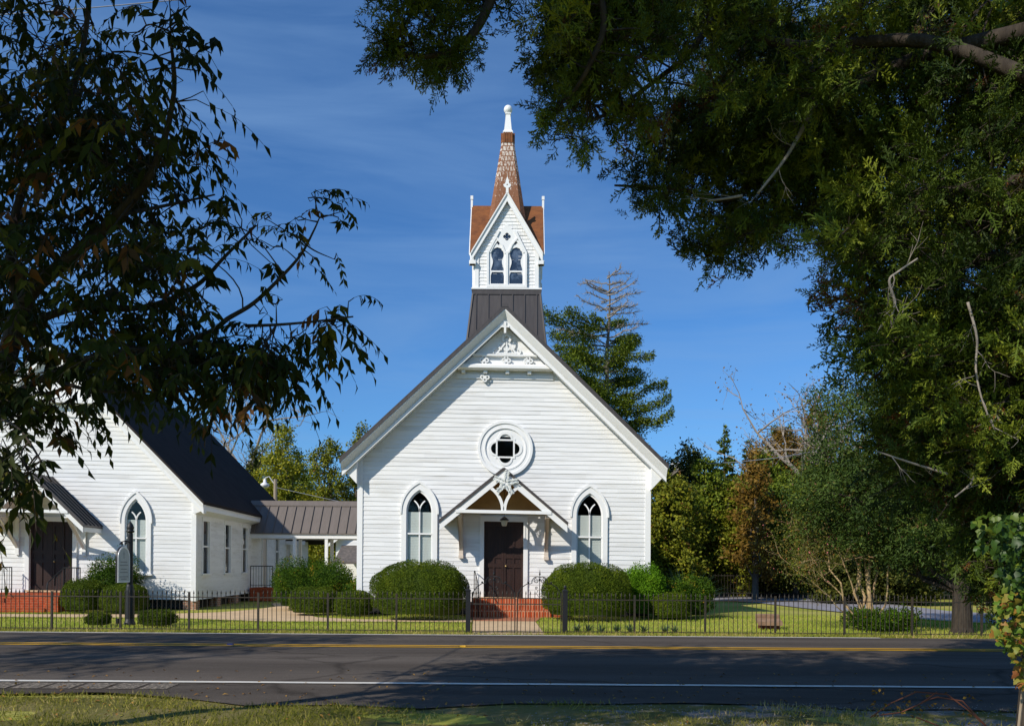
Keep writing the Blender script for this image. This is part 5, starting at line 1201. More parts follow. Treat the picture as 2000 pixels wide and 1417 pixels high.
def conifer(name, label, px, Y, top_py, wpx, m, leaf, base=0.12, tiers=26, dens=1.0, bark='bark_dark', group=None, bare=0.0, droop=0.25, profile=None, cat='tree', z0=0.0):
    x = gx(px, Y); H = EYE + (HY + ROLL * (px - CX) - top_py) * Y / F; W = wpx * Y / F / 2
    root = thing(name, label, cat, (x, Y, 0), 0, group)
    b = MB(); r0 = 0.014 * H + 0.05; trunk = limb_path((0, 0, -0.1), (rng.normal() * 0.01 * H, 0, H), 12, 0, 0.02)
    b.tube(trunk, [r0 * (1 - 0.93 * i / 12) for i in range(13)], 8)
    Ps, As, Ns = [], [], []; grey = MB()
    for t in range(tiers):
        f = base + (1 - base) * (t / tiers) ** 0.95; z = H * f
        pr = (1 - f) / (1 - base) if profile is None else profile(f)
        for k in range(4 + int(rng.integers(0, 2))):
            a = rng.uniform(0, 6.28); l = W * pr * rng.uniform(0.40, 1.15) + 0.15
            p0 = Vector((0, 0, min(H * 0.985, z + rng.uniform(-0.6, 0.6) * H * (1 - base) / tiers))); d = Vector((math.cos(a), math.sin(a), 0))
            pts = [p0 + d * l * s + Vector((0, 0, l * (0.22 * s - droop * s * s) + rng.normal() * 0.04 * l)) for s in (0, .25, .5, .75, 1)]
            isbare = f > 1 - bare and rng.random() < 0.9 or rng.random() < bare * 0.6
            (grey if isbare else b).tube(pts, [r0 * 0.28 * (1 - f * 0.6) * (1 - 0.8 * s / 4) + 0.008 for s in range(5)], 4)
            if isbare:
                for q in range(int(l * 18) + 8):
                    s = rng.uniform(0.2, 1); i = min(3, int(s * 4)); p = pts[i].lerp(pts[i+1], s * 4 - i); dd = (d + Vector(rng.normal(size=3)) * 0.8 + Vector((0, 0, 0.5))).normalized(); ll = rng.uniform(0.25, 0.8) * (0.3 + 0.12 * l)
                    p2 = p + dd * ll * 0.6; p3 = p2 + (dd + Vector(rng.normal(size=3)) * 0.5).normalized() * ll * 0.5
                    grey.tube([p, p2, p3], [0.015, 0.010, 0.005], 3)
                continue
            nn = int(dens * 55 * l * l / (leaf * leaf * 9) + dens * 30 * l / leaf * 0.12)
            s = rng.uniform(0.12, 1.0, nn) ** 0.75; i = np.minimum(3, (s * 4).astype(int)); u = s * 4 - i
            PA = np.array([tuple(q) for q in pts]); P = PA[i] * (1 - u)[:, None] + PA[i + 1] * u[:, None]
            sd = np.array([-d.y, d.x, 0]); P = P + sd * (rng.normal(size=nn) * 0.16 * l * (1.15 - s * 0.7))[:, None] + np.stack([np.zeros(nn), np.zeros(nn), rng.normal(size=nn) * 0.05 * l - 0.03 * l], 1)
            Ps.append(P); As.append(np.tile(np.array(d), (nn, 1)) * 0.7 + rand_dir(nn) * 0.8); Ns.append(np.tile([0, 0, 1.0], (nn, 1)) + rand_dir(nn) * 0.8)
    b.build('trunk', M[bark], root)
    if grey.v: grey.build('bare_branches', M['dead'], root)
    P, A, N = np.concatenate(Ps), np.concatenate(As), np.concatenate(Ns); k = len(P); L = leaf * rng.uniform(0.6, 1.4, k)
    V, Fq = quads(P, unit(A), unit(N), L, L * 0.45); npmesh('crown', V, Fq, m, root, np.clip(0.5 + 0.25 * rng.normal(size=k), 0, 1)); return root
def bare_tree(name, label, px, Y, top_py, wpx, m, leaf, nleaf, group=None, depth=4):
    x = gx(px, Y); H = EYE + (HY - top_py) * Y / F; root = thing(name, label, 'tree', (x, Y, 0), 0, group); b = MB(); tips = []
    H *= 1.22; tr = limb_path((0, 0, -0.1), (0.2, 0, H * 0.45), 5, 0, 0.05); b.tube(tr, [0.02 * H * (1 - 0.5 * i / 5) for i in range(6)], 7)
    for k in range(6):
        a = k * 1.05 + rng.uniform(0, 0.5); branchy(b, tr[3 + k % 3], (math.cos(a) * 0.8, math.sin(a) * 0.8, 1.0), H * 0.27, 0.009 * H, depth - 1, tips, 0.7)
    b.build('trunk', M['dead'], root)
    T = np.array([tuple(p) for p, d in tips]); i = rng.integers(0, len(T), nleaf); P = T[i] + rng.normal(size=(nleaf, 3)) * 0.18 * (H / 10)
    L = leaf * rng.uniform(0.6, 1.3, nleaf); V, Fq = quads(P, rand_dir(nleaf), rand_dir(nleaf), L, L * 0.6); npmesh('crown', V, Fq, m, root, rng.random(nleaf)); return root

# ------------------------------------------------------------------ background trees
BT = 'trees behind the churches'
def tallprof(f): return (0.80 if f < 0.3 else 0.95 if f < 0.62 else 0.78 if f < 0.80 else 0.78 - (f - 0.80) * 3.0) * (0.82 + 0.18 * math.sin(f * 41))
conifer('tall_conifer', 'tall dark conifer with bare grey top rising behind the church roof', 1182, 46, 530, 330, M['green'], 0.13, 0.08, 32, 0.42, 'bark', BT, 0.20, -0.02, tallprof)
conifer('pointed_conifer', 'pointed conifer top right of the far chimney against the sky', 1415, 60, 826, 130, M['green'], 0.22, 0.2, 22, 1.0, 'bark_dark', BT)
conifer('pointed_conifer', 'shorter pointed conifer next to the russet trees', 1462, 62, 850, 110, M['green'], 0.22, 0.2, 20, 1.0, 'bark_dark', BT)
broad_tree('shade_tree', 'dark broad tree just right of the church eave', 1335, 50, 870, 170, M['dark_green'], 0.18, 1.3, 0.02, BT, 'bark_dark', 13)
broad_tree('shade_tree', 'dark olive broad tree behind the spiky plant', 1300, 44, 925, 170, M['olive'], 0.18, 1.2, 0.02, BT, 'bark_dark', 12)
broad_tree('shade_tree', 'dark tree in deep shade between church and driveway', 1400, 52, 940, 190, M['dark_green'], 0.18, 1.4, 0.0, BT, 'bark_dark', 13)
broad_tree('russet_tree', 'rusty brown autumn tree under the bare treetops', 1525, 58, 842, 170, M['russet'], 0.18, 1.1, 0.15, BT, 'bark', 11)
broad_tree('russet_tree', 'smaller rusty brown tree right of the pointed conifers', 1475, 42, 880, 125, M['russet'], 0.18, 1.1, 0.1, BT, 'bark', 9)
bare_tree('bare_tree', 'nearly bare grey tree with sparse brown leaves against the sky', 1560, 54, 742, 170, M['russet'], 0.16, 1500, BT)
bare_tree('bare_tree', 'bare twiggy tree at the edge of big cedar', 1622, 56, 762, 120, M['russet'], 0.16, 1100, BT)
broad_tree('shade_tree', 'yellow green broad tree overhanging the driveway', 1500, 47, 960, 210, M['olive'], 0.18, 1.3, 0.10, BT, 'bark', 12)
broad_tree('shade_tree', 'fresh green tree below the russet trees', 1590, 50, 905, 180, M['green'], 0.18, 1.3, 0.08, BT, 'bark', 12)
broad_tree('shade_tree', 'green tree behind crepe myrtle crown', 1660, 52, 880, 190, M['olive'], 0.18, 1.3, 0.08, BT, 'bark', 12)
broad_tree('shade_tree', 'dark green tree behind the yard cedar', 1780, 50, 850, 230, M['dark_green'], 0.18, 1.3, 0.10, BT, 'bark_dark', 12)
broad_tree('shade_tree', 'dark green tree at right end behind the cedar trunk', 1930, 48, 860, 230, M['dark_green'], 0.18, 1.3, 0.12, BT, 'bark_dark', 12)
broad_tree('shade_tree', 'olive tree filling the bank below the pointed conifers', 1420, 46, 945, 170, M['olive'], 0.18, 1.4, 0.05, BT, 'bark', 13)
broad_tree('shade_tree', 'green spreading tree between russet trees and the yard cedar', 1555, 44, 925, 170, M['green'], 0.17, 1.4, 0.08, BT, 'bark', 13)
broad_tree('shade_tree', 'green tree closing the gap beside the first pointed conifer', 1372, 47, 900, 130, M['green'], 0.17, 1.5, 0.0, BT, 'bark', 12)
broad_tree('shade_tree', 'deep green tree behind the smaller rusty tree', 1490, 49, 885, 150, M['green'], 0.18, 1.5, 0.0, BT, 'bark', 12)
broad_tree('russet_tree', 'tall rusty green tree rising right of the bare twigs', 1590, 61, 800, 150, M['russet'], 0.18, 1.2, 0.12, BT, 'bark', 12)
broad_tree('shade_tree', 'tall olive tree just left of the bare twiggy tree', 1525, 63, 835, 150, M['olive'], 0.18, 1.3, 0.08, BT, 'bark', 12)
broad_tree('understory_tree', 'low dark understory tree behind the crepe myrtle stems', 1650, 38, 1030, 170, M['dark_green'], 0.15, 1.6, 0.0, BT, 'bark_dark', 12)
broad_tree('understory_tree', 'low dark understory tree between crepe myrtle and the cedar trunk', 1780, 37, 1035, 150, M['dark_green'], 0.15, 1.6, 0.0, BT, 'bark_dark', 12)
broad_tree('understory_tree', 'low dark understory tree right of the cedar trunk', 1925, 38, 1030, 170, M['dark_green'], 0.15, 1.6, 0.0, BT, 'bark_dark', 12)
broad_tree('yellow_tree', 'yellow green tree showing above the walkway roof', 548, 62, 832, 130, M['yellow'], 0.18, 1.1, 0.15, BT, 'bark', 11)
broad_tree('shade_tree', 'olive green tree between yellow tree and church wall', 640, 60, 858, 120, M['olive'], 0.18, 1.1, 0.10, BT, 'bark', 11)
broad_tree('shade_tree', 'olive tree rising beside the church left eave', 705, 64, 832, 110, M['olive'], 0.18, 1.1, 0.10, BT, 'bark', 11)
broad_tree('shade_tree', 'dark green tree low behind the walkway', 590, 70, 905, 190, M['green'], 0.18, 1.2, 0.0, BT, 'bark_dark', 11)
broad_tree('shade_tree', 'dark green tree low behind chapel roof end', 490, 66, 880, 120, M['dark_green'], 0.18, 1.2, 0.0, BT, 'bark_dark', 11)
bare_tree('bare_tree', 'pale bare tree behind the chapel roof end', 470, 72, 770, 150, M['olive'], 0.18, 700, BT)
# far wood closing the view
def wood(name, px0, px1, Y, top, n):
    P = []; 
    for i in range(n):
        px = rng.uniform(px0, px1); t = top + 26 * math.sin(px * 0.021) + 16 * math.sin(px * 0.057); H = EYE + (HY - t) * Y / F; P.append((gx(px, Y) , Y + rng.uniform(-3, 4), H * rng.random() ** 0.8))
    P = np.array(P); L = 0.75 * rng.uniform(0.6, 1.3, n); V, Fq = quads(P, rand_dir(n), unit(rand_dir(n) + np.array([-0.4, -0.6, 0.6])), L, L * 0.7)
    o = npmesh(name, V, Fq, M['dark_green'], None, np.clip(0.5 + 0.25 * rng.normal(size=n), 0, 1)); o['kind'] = 'stuff'; o['label'] = 'dark far wood behind everything'; return o
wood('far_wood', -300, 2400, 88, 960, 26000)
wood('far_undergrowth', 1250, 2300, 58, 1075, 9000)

# far chimney / white tank over the eave, and the house on the right
chm = thing('far_chimney', 'small white chimney poking up at the right eave', 'chimney', (gx(1319, 75), 75, 0))
b = MB(); b.box(-0.35, 0.35, -0.35, 0.35, 0, 10.6); b.build('shaft', M['paint'], chm)
b = MB(); b.box(-0.45, 0.45, -0.45, 0.45, 10.602, 10.8); b.build('cap', M['trim'], chm)
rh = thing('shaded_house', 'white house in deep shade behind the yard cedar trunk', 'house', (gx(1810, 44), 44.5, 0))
b = MB(); siding(b, lambda z: 3.4, 0.3, 2.05, 0.18, []); b.build('wall', mat('shaded_white_paint', (0.30, 0.30, 0.29), 0.7, 0.2), rh)  # white wall, its deep shade put into the grey base colour
b = MB(); b.prismx([(-1.6, 1.75), (2.4, 2.9), (6, 1.85), (6, 1.7), (2.4, 2.75), (-1.6, 1.6)], -3.8, 3.8); b.build('roof', M['shingle'], rh)
for x in (-3.3, -1.1, 1.1, 3.3):
    b = MB(); b.box(x - .07, x + .07, -1.45, -1.31, 0, 1.62); b.build('porch_post', M['strut'], rh)
for x in (-1.9, 1.9):
    b = MB(); b.box(x - .45, x + .45, -0.05, -0.026, 0.9, 1.7); b.build('window', M['belfry_glass'], rh)
wallb = thing('low_white_wall', 'low pale wall far back under the dark trees', 'wall', (gx(1420, 57), 57, 0))
b = MB(); b.box(-1.4, 2.2, 0, 0.3, 0, 0.75); b.build('masonry', M['concrete'], wallb); b = MB(); b.box(-1.5, 2.3, -0.06, 0.36, 0.752, 0.85); b.build('coping', M['trim'], wallb)

# yard trees: red cedar with dark trunk, crepe myrtle
yc = thing('yard_cedar', 'blue grey cedar with stout dark trunk just behind the right fence', 'tree', (gx(1880, 20.9), 20.9, 0))
b = MB(); tr = [Vector(p) for p in ((0, 0, -0.1), (0.0, 0, 0.15), (-0.02, 0, 1.0), (0.02, 0, 2.2), (-0.05, 0.1, 4.5), (-0.1, 0.1, 6.6))]
b.tube(tr, [0.32, 0.24, 0.20, 0.18, 0.12, 0.03], 10)
C, Rr, n = [], [], []
for (px, py, rx, ry, dz, k) in ((1640, 790, 60, 60, 1.5, 1.0), (1700, 800, 70, 60, 0.5, 1), (1760, 850, 80, 70, 0, 1.1), (1640, 880, 70, 70, 0.3, 1.1), (1600, 960, 60, 60, 0, 1.1), (1690, 960, 90, 70, -0.6, 1.3), (1790, 950, 90, 70, -0.8, 1.3), (1860, 900, 80, 80, 0.5, 1.2), (1600, 1040, 50, 40, 0.5, 0.7), (1680, 1050, 80, 45, 0, 1.1), (1770, 1050, 90, 45, -0.3, 1.2), (1850, 1050, 80, 50, 0.0, 1.2), (1930, 1000, 90, 80, 0.8, 1.2), (1950, 1090, 60, 40, 1.0, 0.9), (1800, 1105, 90, 30, 1.0, 0.6), (1740, 760, 60, 60, 1.0, 0.9), (1850, 800, 90, 70, 1.0, 1.0), (1800, 1060, 80, 50, -0.8, 1.3), (1930, 1080, 70, 60, -0.4, 1.3), (1720, 1090, 60, 32, 0.8, 0.8), (1860, 1110, 60, 30, 1.2, 0.9), (1900, 720, 80, 80, 0.2, 1.0), (1970, 820, 90, 80, 0.4, 1.0), (2050, 920, 90, 80, 0.2, 1.0), (2040, 1030, 90, 60, 0.0, 1.0), (1880, 620, 50, 70, -0.3, 0.8), (1960, 900, 90, 70, -1.2, 1.0)):
    Y = 21.5 + dz; p = pt(px, py, Y) - Vector((gx(1880, 20.9), 20.9, 0)); C.append(tuple(p)); sc_ = Y / F; Rr.append((rx * sc_, rx * sc_ * 0.9, ry * sc_)); n.append(int(4200 * k * rx * ry / 4900))
    i = 2 + min(2, int(max(0, p.z) / 3)); b.tube(limb_path(tr[i], p, 5, 0.05, 0.1), [0.08, 0.06, 0.045, 0.035, 0.025, 0.012], 5)
b.build('trunk', M['bark_dark'], yc)
V, Fq, k = leaf_cloud(C, Rr, n, 0.105, 0.30, 0.25, -0.1, 40); npmesh('crown', V, Fq, M['cedar_blue'], yc, np.clip(0.45 + 0.22 * np.sin(V[::4, 0] * 2.3 + 1.7 * np.sin(V[::4, 2] * 1.9)) * np.sin(V[::4, 2] * 2.9) + 0.20 * rng.normal(size=k), 0, 1))
cm = thing('crepe_myrtle', 'crepe myrtle with several smooth tan stems and sparse autumn leaves', 'tree', (gx(1690, 21.9), 21.9, 0))
b = MB(); tips = []
o0 = Vector((gx(1690, 21.9), 21.9, 0))
for (bx, by, tx, ty, r) in ((1680, 1215, 1664, 1020, .052), (1686, 1215, 1672, 1030, .040), (1692, 1218, 1691, 1020, .046), (1698, 1218, 1709, 1010, .058), (1702, 1218, 1706, 1050, .034), (1676, 1212, 1610, 1050, .028), (1690, 1205, 1600, 1110, .022), (1696, 1210, 1640, 1080, .026), (1705, 1216, 1750, 1060, .026), (1684, 1210, 1580, 1130, .02)):
    a = pt(bx, by, 21.9) - o0; a.z = -0.05; c = pt(tx, ty, 21.9 + rng.uniform(-.4, .4)) - o0
    pth = limb_path(a, c, 6, 0, 0.08); b.tube(pth, [r * (1 - 0.5 * i / 6) for i in range(7)], 7)
    for k in range(3): branchy(b, pth[6 - k], (c - a).normalized() + Vector(rng.normal(size=3)) * 0.3, 0.9, r * 0.42, 2, tips, 0.55, 4)
b.build('stem', M['myrtle_bark'], cm)
T = np.array([tuple(p) for p, d in tips]); nl = 13000; i = rng.integers(0, len(T), nl); P = T[i] + rng.normal(size=(nl, 3)) * np.array([0.24, 0.24, 0.20])
L = 0.055 * rng.uniform(0.6, 1.3, nl); V, Fq = leaves(P, rand_dir(nl) + np.array([0, 0, -.2]), rand_dir(nl) + np.array([0, 0, .8]), L, L * 0.55); npmesh('crown', V, Fq, M['myrtle'], cm, np.repeat(rng.random(nl), 2))

# ------------------------------------------------------------------ pecan in the left foreground
PB = Vector((-4.9, 7.6, 0))
pe = thing('pecan_tree', 'dark pecan tree with drooping compound leaves framing the left side', 'tree', tuple(PB))
lim = MB()
def wp(px, py, Y): return pt(px, py, Y) - PB
limbs = []
def limb(pts, r0, r1, sides=8):
    P = [wp(*p) for p in pts]
    # smooth by Catmull-like resampling
    out = []
    for i in range(len(P) - 1):
        p0, p1, p2, p3 = P[max(i-1, 0)], P[i], P[i+1], P[min(i+2, len(P)-1)]
        for k in range(5):
            t = k / 5; out.append(0.5 * ((2*p1) + (p2 - p0) * t + (2*p0 - 5*p1 + 4*p2 - p3) * t*t + (3*p1 - p0 - 3*p2 + p3) * t**3))
    out.append(P[-1]); n = len(out); lim.tube(out, [r0 + (r1 - r0) * i / (n - 1) for i in range(n)], sides); limbs.extend(out[2:]); return out
lim.tube([(0, 0, -0.1), (0, 0, 0.2), (0.1, 0.0, 1.4), tuple(wp(-30, 840, 7.5))], [0.22, 0.15, 0.12, 0.11], 10)
limb([(-30, 840, 7.5), (10, 710, 7.4), (40, 610, 7.4), (70, 560, 7.3), (140, 500, 7.1), (230, 420, 6.9), (300, 330, 6.7), (340, 180, 6.6), (330, 60, 6.5)], 0.095, 0.008, 10)
limb([(40, 610, 7.4), (20, 480, 7.4), (60, 330, 7.5), (140, 180, 7.4), (170, 40, 7.4), (180, -120, 7.2)], 0.045, 0.016)
limb([(-20, 800, 7.5), (90, 735, 7.2), (200, 692, 7.0), (320, 678, 6.9), (410, 648, 6.8), (445, 622, 6.8), (495, 592, 6.8), (545, 545, 6.8), (587, 498, 6.8), (612, 452, 6.8), (624, 425, 6.8)], 0.034, 0.005)
limb([(480, 636, 6.8), (540, 634, 6.7), (610, 628, 6.7), (690, 618, 6.7)], 0.014, 0.006, 6)
limb([(40, 640, 7.4), (150, 600, 7.6), (280, 600, 7.7), (380, 560, 7.8), (440, 500, 7.8), (500, 440, 7.9)], 0.04, 0.010)
limb([(330, 700, 7.0), (420, 706, 7.0), (500, 720, 6.9), (570, 760, 6.9)], 0.018, 0.006, 6)
limb([(90, 735, 7.2), (170, 760, 7.0), (280, 765, 6.9), (380, 760, 6.8)], 0.02, 0.007, 6)
limb([(-30, 840, 7.5), (0, 820, 6.6), (40, 840, 6.0), (80, 900, 5.8), (100, 940, 5.7)], 0.012, 0.005, 6)
limb([(230, 420, 6.9), (330, 400, 7.4), (420, 380, 7.6)], 0.02, 0.007, 6)
# limbs that leave the picture upward and carry the shading crown
limb([(180, -120, 7.2), (120, -500, 6.2), (100, -1300, 4.6)], 0.016, 0.012)
limb([(20, 480, 7.4), (-200, 100, 7.2), (-500, -400, 6.0), (-900, -1200, 5.0)], 0.04, 0.015)
limb([(-30, 840, 7.5), (-400, 200, 8.2), (-900, -300, 8.6), (-1600, -500, 8.6)], 0.016, 0.010)
LB = np.array([tuple(p) for p in limbs])
def compound(P, D, n_pairs=5, length=0.34, leafl=0.125):
    """compound leaves from base points P along D: rachis bends down, leaflets hang in pairs"""
    n = len(P); g = np.array([0, 0, -1.0]); parts = []; rach = []
    ll = length * rng.uniform(0.7, 1.2, n)[:, None]; D = unit(D); S = unit(np.cross(D, g) + 1e-4)
    base = np.clip(0.36 + 0.22 * rng.normal(size=n), 0, 0.90) + 0.0; base = np.where(rng.random(n) < 0.07, rng.uniform(0.85, 1.0, n), base)
    pts = []
    for k in range(n_pairs + 1):
        t = k / n_pairs; p = P + D * ll * t + g * ll * (0.55 * t * t); pts.append(p)
        if k == 0: continue
        tl = D + g * 1.1 * t
        for s in ((-1, 1) if k < n_pairs else (0,)):
            jit = rng.normal(size=(n, 3)) * 0.22
            A = unit(tl * (0.55 if s else 1.0) + S * s * 0.75 + g * 0.75 + jit); N = unit(np.cross(A, S) * 0.6 + rng.normal(size=(n, 3)) * 0.5 + D * 0.5)
            L = leafl * rng.uniform(0.6, 1.2, n) * (0.75 + 0.25 * math.sin(math.pi * t))
            keep = rng.random(n) < 0.92
            V, Fq = leaves(p[keep], A[keep], N[keep], L[keep], L[keep] * rng.uniform(0.27, 0.42, keep.sum()), 0.22, rng.uniform(0.0, 0.35))
            parts.append((V, Fq, np.repeat(np.clip(base[keep] + rng.normal(size=keep.sum()) * 0.05, 0, 1), 2)))
    return parts, pts
def twigs(mb, bases, ctr, r=0.004):
    for p in bases: mb.tube([Vector(ctr), (Vector(ctr) + Vector(p)) / 2 + Vector(rng.normal(size=3) * 0.02), Vector(p)], [r * 1.6, r * 1.2, r], 3, False)
crown_parts = []; tw = MB()
def curved(mb, l, c, r0, r1):
    L = np.linalg.norm(c - l); a = l + (c - l) * 0.35 + rng.normal(size=3) * 0.10 * L + np.array([0, 0, 0.10 * L]); q = l + (c - l) * 0.75 + rng.normal(size=3) * 0.07 * L + np.array([0, 0, 0.08 * L])
    T = np.linspace(0, 1, 9)[:, None]; P = (1 - T) ** 3 * l + 3 * (1 - T) ** 2 * T * a + 3 * (1 - T) * T ** 2 * q + T ** 3 * c
    mb.tube([Vector(p) for p in P], [r0 + (r1 - r0) * i / 8 for i in range(9)], 4, False)
def pecan_region(poly, ncl, per, y0, y1, spread=0.26, length=0.37, leafl=0.148):
    c2 = in_poly(poly, ncl)
    for px, py in c2:
        Y = rng.uniform(y0, y1); c = np.array(wp(px, py, Y)); i = np.argmin(np.sum((LB - c) ** 2, 1)); l = LB[i]
        curved(tw, l, c, 0.0075, 0.003)
        out = unit((c - l)[None] + np.array([[0.02, 0, 0.02]]))[0]
        B = c + rng.normal(size=(per, 3)) * spread * np.array([0.55, 0.55, 0.45]); D = unit(rand_dir(per) * np.array([1, 1, 0.5]) + out * 0.7 + np.array([0.1, 0, -0.05]))
        twigs(tw, B, c); pa, rp_ = compound(B, D, 5, length, leafl); crown_parts.extend(pa)
        for q in range(per): tw.tube([Vector(x[q]) for x in rp_], 0.0022, 3, False)
main = [(-60, -60), (150, -40), (165, 60), (215, 15), (270, 40), (370, 30), (380, 70), (330, 110), (390, 150), (405, 190), (375, 240), (385, 300), (375, 345), (390, 390), (470, 415), (490, 445), (430, 505), (410, 555), (390, 595), (440, 640), (430, 690), (340, 705), (240, 715), (160, 730), (-60, 760)]
pecan_region(main, 92, 6, 6.0, 8.3, 0.22)
pecan_region([(-60, 60), (150, 80), (300, 120), (340, 300), (330, 560), (380, 700), (-60, 720)], 44, 7, 6.6, 8.4, 0.22)
pecan_region([(200, 690), (520, 690), (545, 735), (530, 770), (480, 765), (440, 760), (380, 745), (260, 750)], 22, 6, 6.4, 7.2, 0.22)
pecan_region([(420, 640), (540, 650), (610, 640), (650, 625), (660, 640), (620, 660), (570, 690), (460, 700)], 8, 6, 6.5, 6.9, 0.16)
pecan_region([(610, 620), (660, 615), (664, 635), (620, 640)], 3, 5, 6.6, 6.8, 0.14)
pecan_region([(0, 740), (150, 750), (160, 780), (60, 830), (-40, 830)], 8, 6, 6.6, 7.4, 0.2)
pecan_region([(-40, 880), (60, 880), (90, 915), (70, 940), (-40, 950)], 5, 6, 5.6, 6.2, 0.16)
for (px, py, per) in ((565, 455, 3), (585, 430, 3), (625, 385, 3), (612, 415, 2), (655, 425, 2), (680, 405, 2), (625, 515, 2), (655, 500, 1), (690, 590, 1), (540, 470, 2), (520, 420, 2), (550, 590, 2), (500, 600, 2)):
    pecan_region([(px - 12, py - 12), (px + 12, py - 12), (px + 12, py + 12), (px - 12, py + 12)], 1, per, 6.7, 6.9, 0.10, 0.26, 0.10)
def above_view(part):   # drops single leaves that would dangle alone in open sky
    V, Fq, r = part; W = V.reshape(-1, 5, 3) + np.array(PB); y = np.maximum(W[:, :, 1], 0.05)
    bad = ((W[:, :, 1] > 0.2) & ((W[:, :, 2] - EYE) / y < 0.72) & (np.abs(W[:, :, 0]) / y < 0.68)).any(1); k = np.where(~bad)[0]
    F0 = (np.arange(len(k)) * 5)[:, None, None] + np.array([[0, 1, 4, 2], [0, 2, 4, 3]])
    return V.reshape(-1, 5, 3)[k].reshape(-1, 3), F0.reshape(-1, 4), r.reshape(-1, 2)[k].ravel()
def low_hanging(p):      # keeps stray sprays from dangling right before the viewer
    x, y, z = p; return y > 0.2 and (z - EYE - 0.75) / y < 0.70 and abs(x) / y < 0.70
# upper crown, out of the picture above and to the left: shades the branches below and the road
def crown_blob(c, r, ncl, per):
    for k in range(ncl * 3):
        p = np.array(c) + rand_dir(1)[0] * np.array(r) * rng.random() ** 0.45 - np.array(PB)
        if low_hanging(p + np.array(PB)): continue
        B = p + np.clip(rng.normal(size=(per, 3)), -1.5, 1.5) * 0.35; D = unit(rand_dir(per) * np.array([1, 1, .5])); pa, _ = compound(B, D, 4, 0.42, 0.20); crown_parts.extend(q for q in map(above_view, pa) if len(q[0]))
for c, r, ncl in (((-4.6, 3.6, 7.4), (1.8, 1.6, 1.0), 42), ((-6.2, 4.4, 6.8), (1.6, 1.6, 1.2), 40), ((-3.2, 2.8, 8.2), (1.6, 1.6, 1.0), 34), ((-7.2, 4.0, 9.0), (2.0, 2.0, 1.2), 34), ((-5.0, 2.4, 9.6), (2.2, 2.0, 1.2), 34), ((-5.8, 5.6, 6.6), (1.2, 1.0, 1.0), 16), ((-2.9, 3.5, 5.8), (2.6, 0.7, 0.5), 10), ((-6.0, 3.2, 6.0), (1.8, 0.6, 0.5), 7), ((-0.9, 3.2, 6.1), (1.2, 0.6, 0.4), 5), ((-13.3, 7.6, 8.6), (2.0, 2.0, 1.2), 18), ((-15.6, 9.0, 8.0), (2.2, 1.8, 1.2), 18), ((-14.4, 5.6, 8.2), (1.9, 1.8, 1.0), 15)):
    crown_blob(c, r, ncl, 9)
lim.build('trunk', M['bark_dark'], pe, True)
tw.build('twigs', M['bark_dark'], pe)
V, Fq, rr_ = merge(crown_parts); npmesh('crown', V, Fq, M['pecan'], pe, rr_)

# ------------------------------------------------------------------ big cedar on the right, overhead
CB = Vector((3.95, 6.2, 0))
ce = thing('cedar_tree', 'huge dark cedar spreading over the right side and top', 'tree', tuple(CB))
def cp(px, py, Y): return pt(px, py, Y) - CB
lim = MB(); limbs = []
lim.tube([(-0.1, 0, -0.1), (-0.02, 0, 0.3), (0.05, 0, 1.4), (0.1, 0.1, 3.0), (0.2, 0.2, 6.0), (0.2, 0.2, 9.5)], [0.27, 0.21, 0.19, 0.19, 0.16, 0.06], 12)
PB_save = PB; PB = CB      # limb() works relative to the current tree base
limb([(2010, 150, 6.4), (1800, 80, 6.8), (1560, 90, 7.2), (1420, 40, 7.2), (1330, -60, 7.0)], 0.06, 0.025)
limb([(2010, -200, 6.3), (1700, -160, 6.2), (1400, -120, 6.0), (1150, -90, 5.9), (1000, -60, 5.9), (935, 50, 5.9), (890, 95, 5.9), (825, 112, 5.9), (785, 104, 5.9)], 0.08, 0.005)
limb([(1150, -90, 5.9), (1180, 40, 6.0), (1150, 130, 6.1), (1115, 185, 6.2), (1092, 198, 6.2)], 0.030, 0.005)
limb([(1400, 30, 7.2), (1340, 110, 7.2), (1290, 150, 7.0), (1200, 215, 6.8), (1140, 240, 6.6)], 0.03, 0.010)
limb([(2010, 60, 6.6), (1750, 130, 7.3), (1600, 230, 7.8), (1500, 330, 8.2), (1420, 390, 8.3), (1330, 370, 8.4), (1200, 362, 8.4)], 0.07, 0.010)
limb([(2010, 350, 6.6), (1800, 380, 7.4), (1650, 420, 8.0), (1500, 440, 8.4), (1380, 500, 8.5)], 0.06, 0.010)
limb([(2010, 500, 6.6), (1850, 520, 7.3), (1700, 560, 8.0), (1620, 590, 8.2)], 0.05, 0.012)
limb([(2010, 650, 6.6), (1880, 680, 7.2), (1750, 700, 7.7), (1660, 720, 8.0)], 0.05, 0.012)
limb([(2010, 800, 6.6), (1900, 850, 7.0), (1800, 920, 7.4), (1720, 900, 7.6)], 0.04, 0.010)
limb([(2010, 700, 6.4), (1970, 850, 6.8), (1940, 950, 7.0)], 0.03, 0.010)
limb([(2010, -500, 6.3), (1700, -900, 5.4), (1300, -1400, 4.4)], 0.09, 0.03)
limb([(2010, -300, 6.3), (1400, -700, 5.0), (700, -900, 4.6)], 0.09, 0.03)
CL = np.array([tuple(p) for p in limbs])
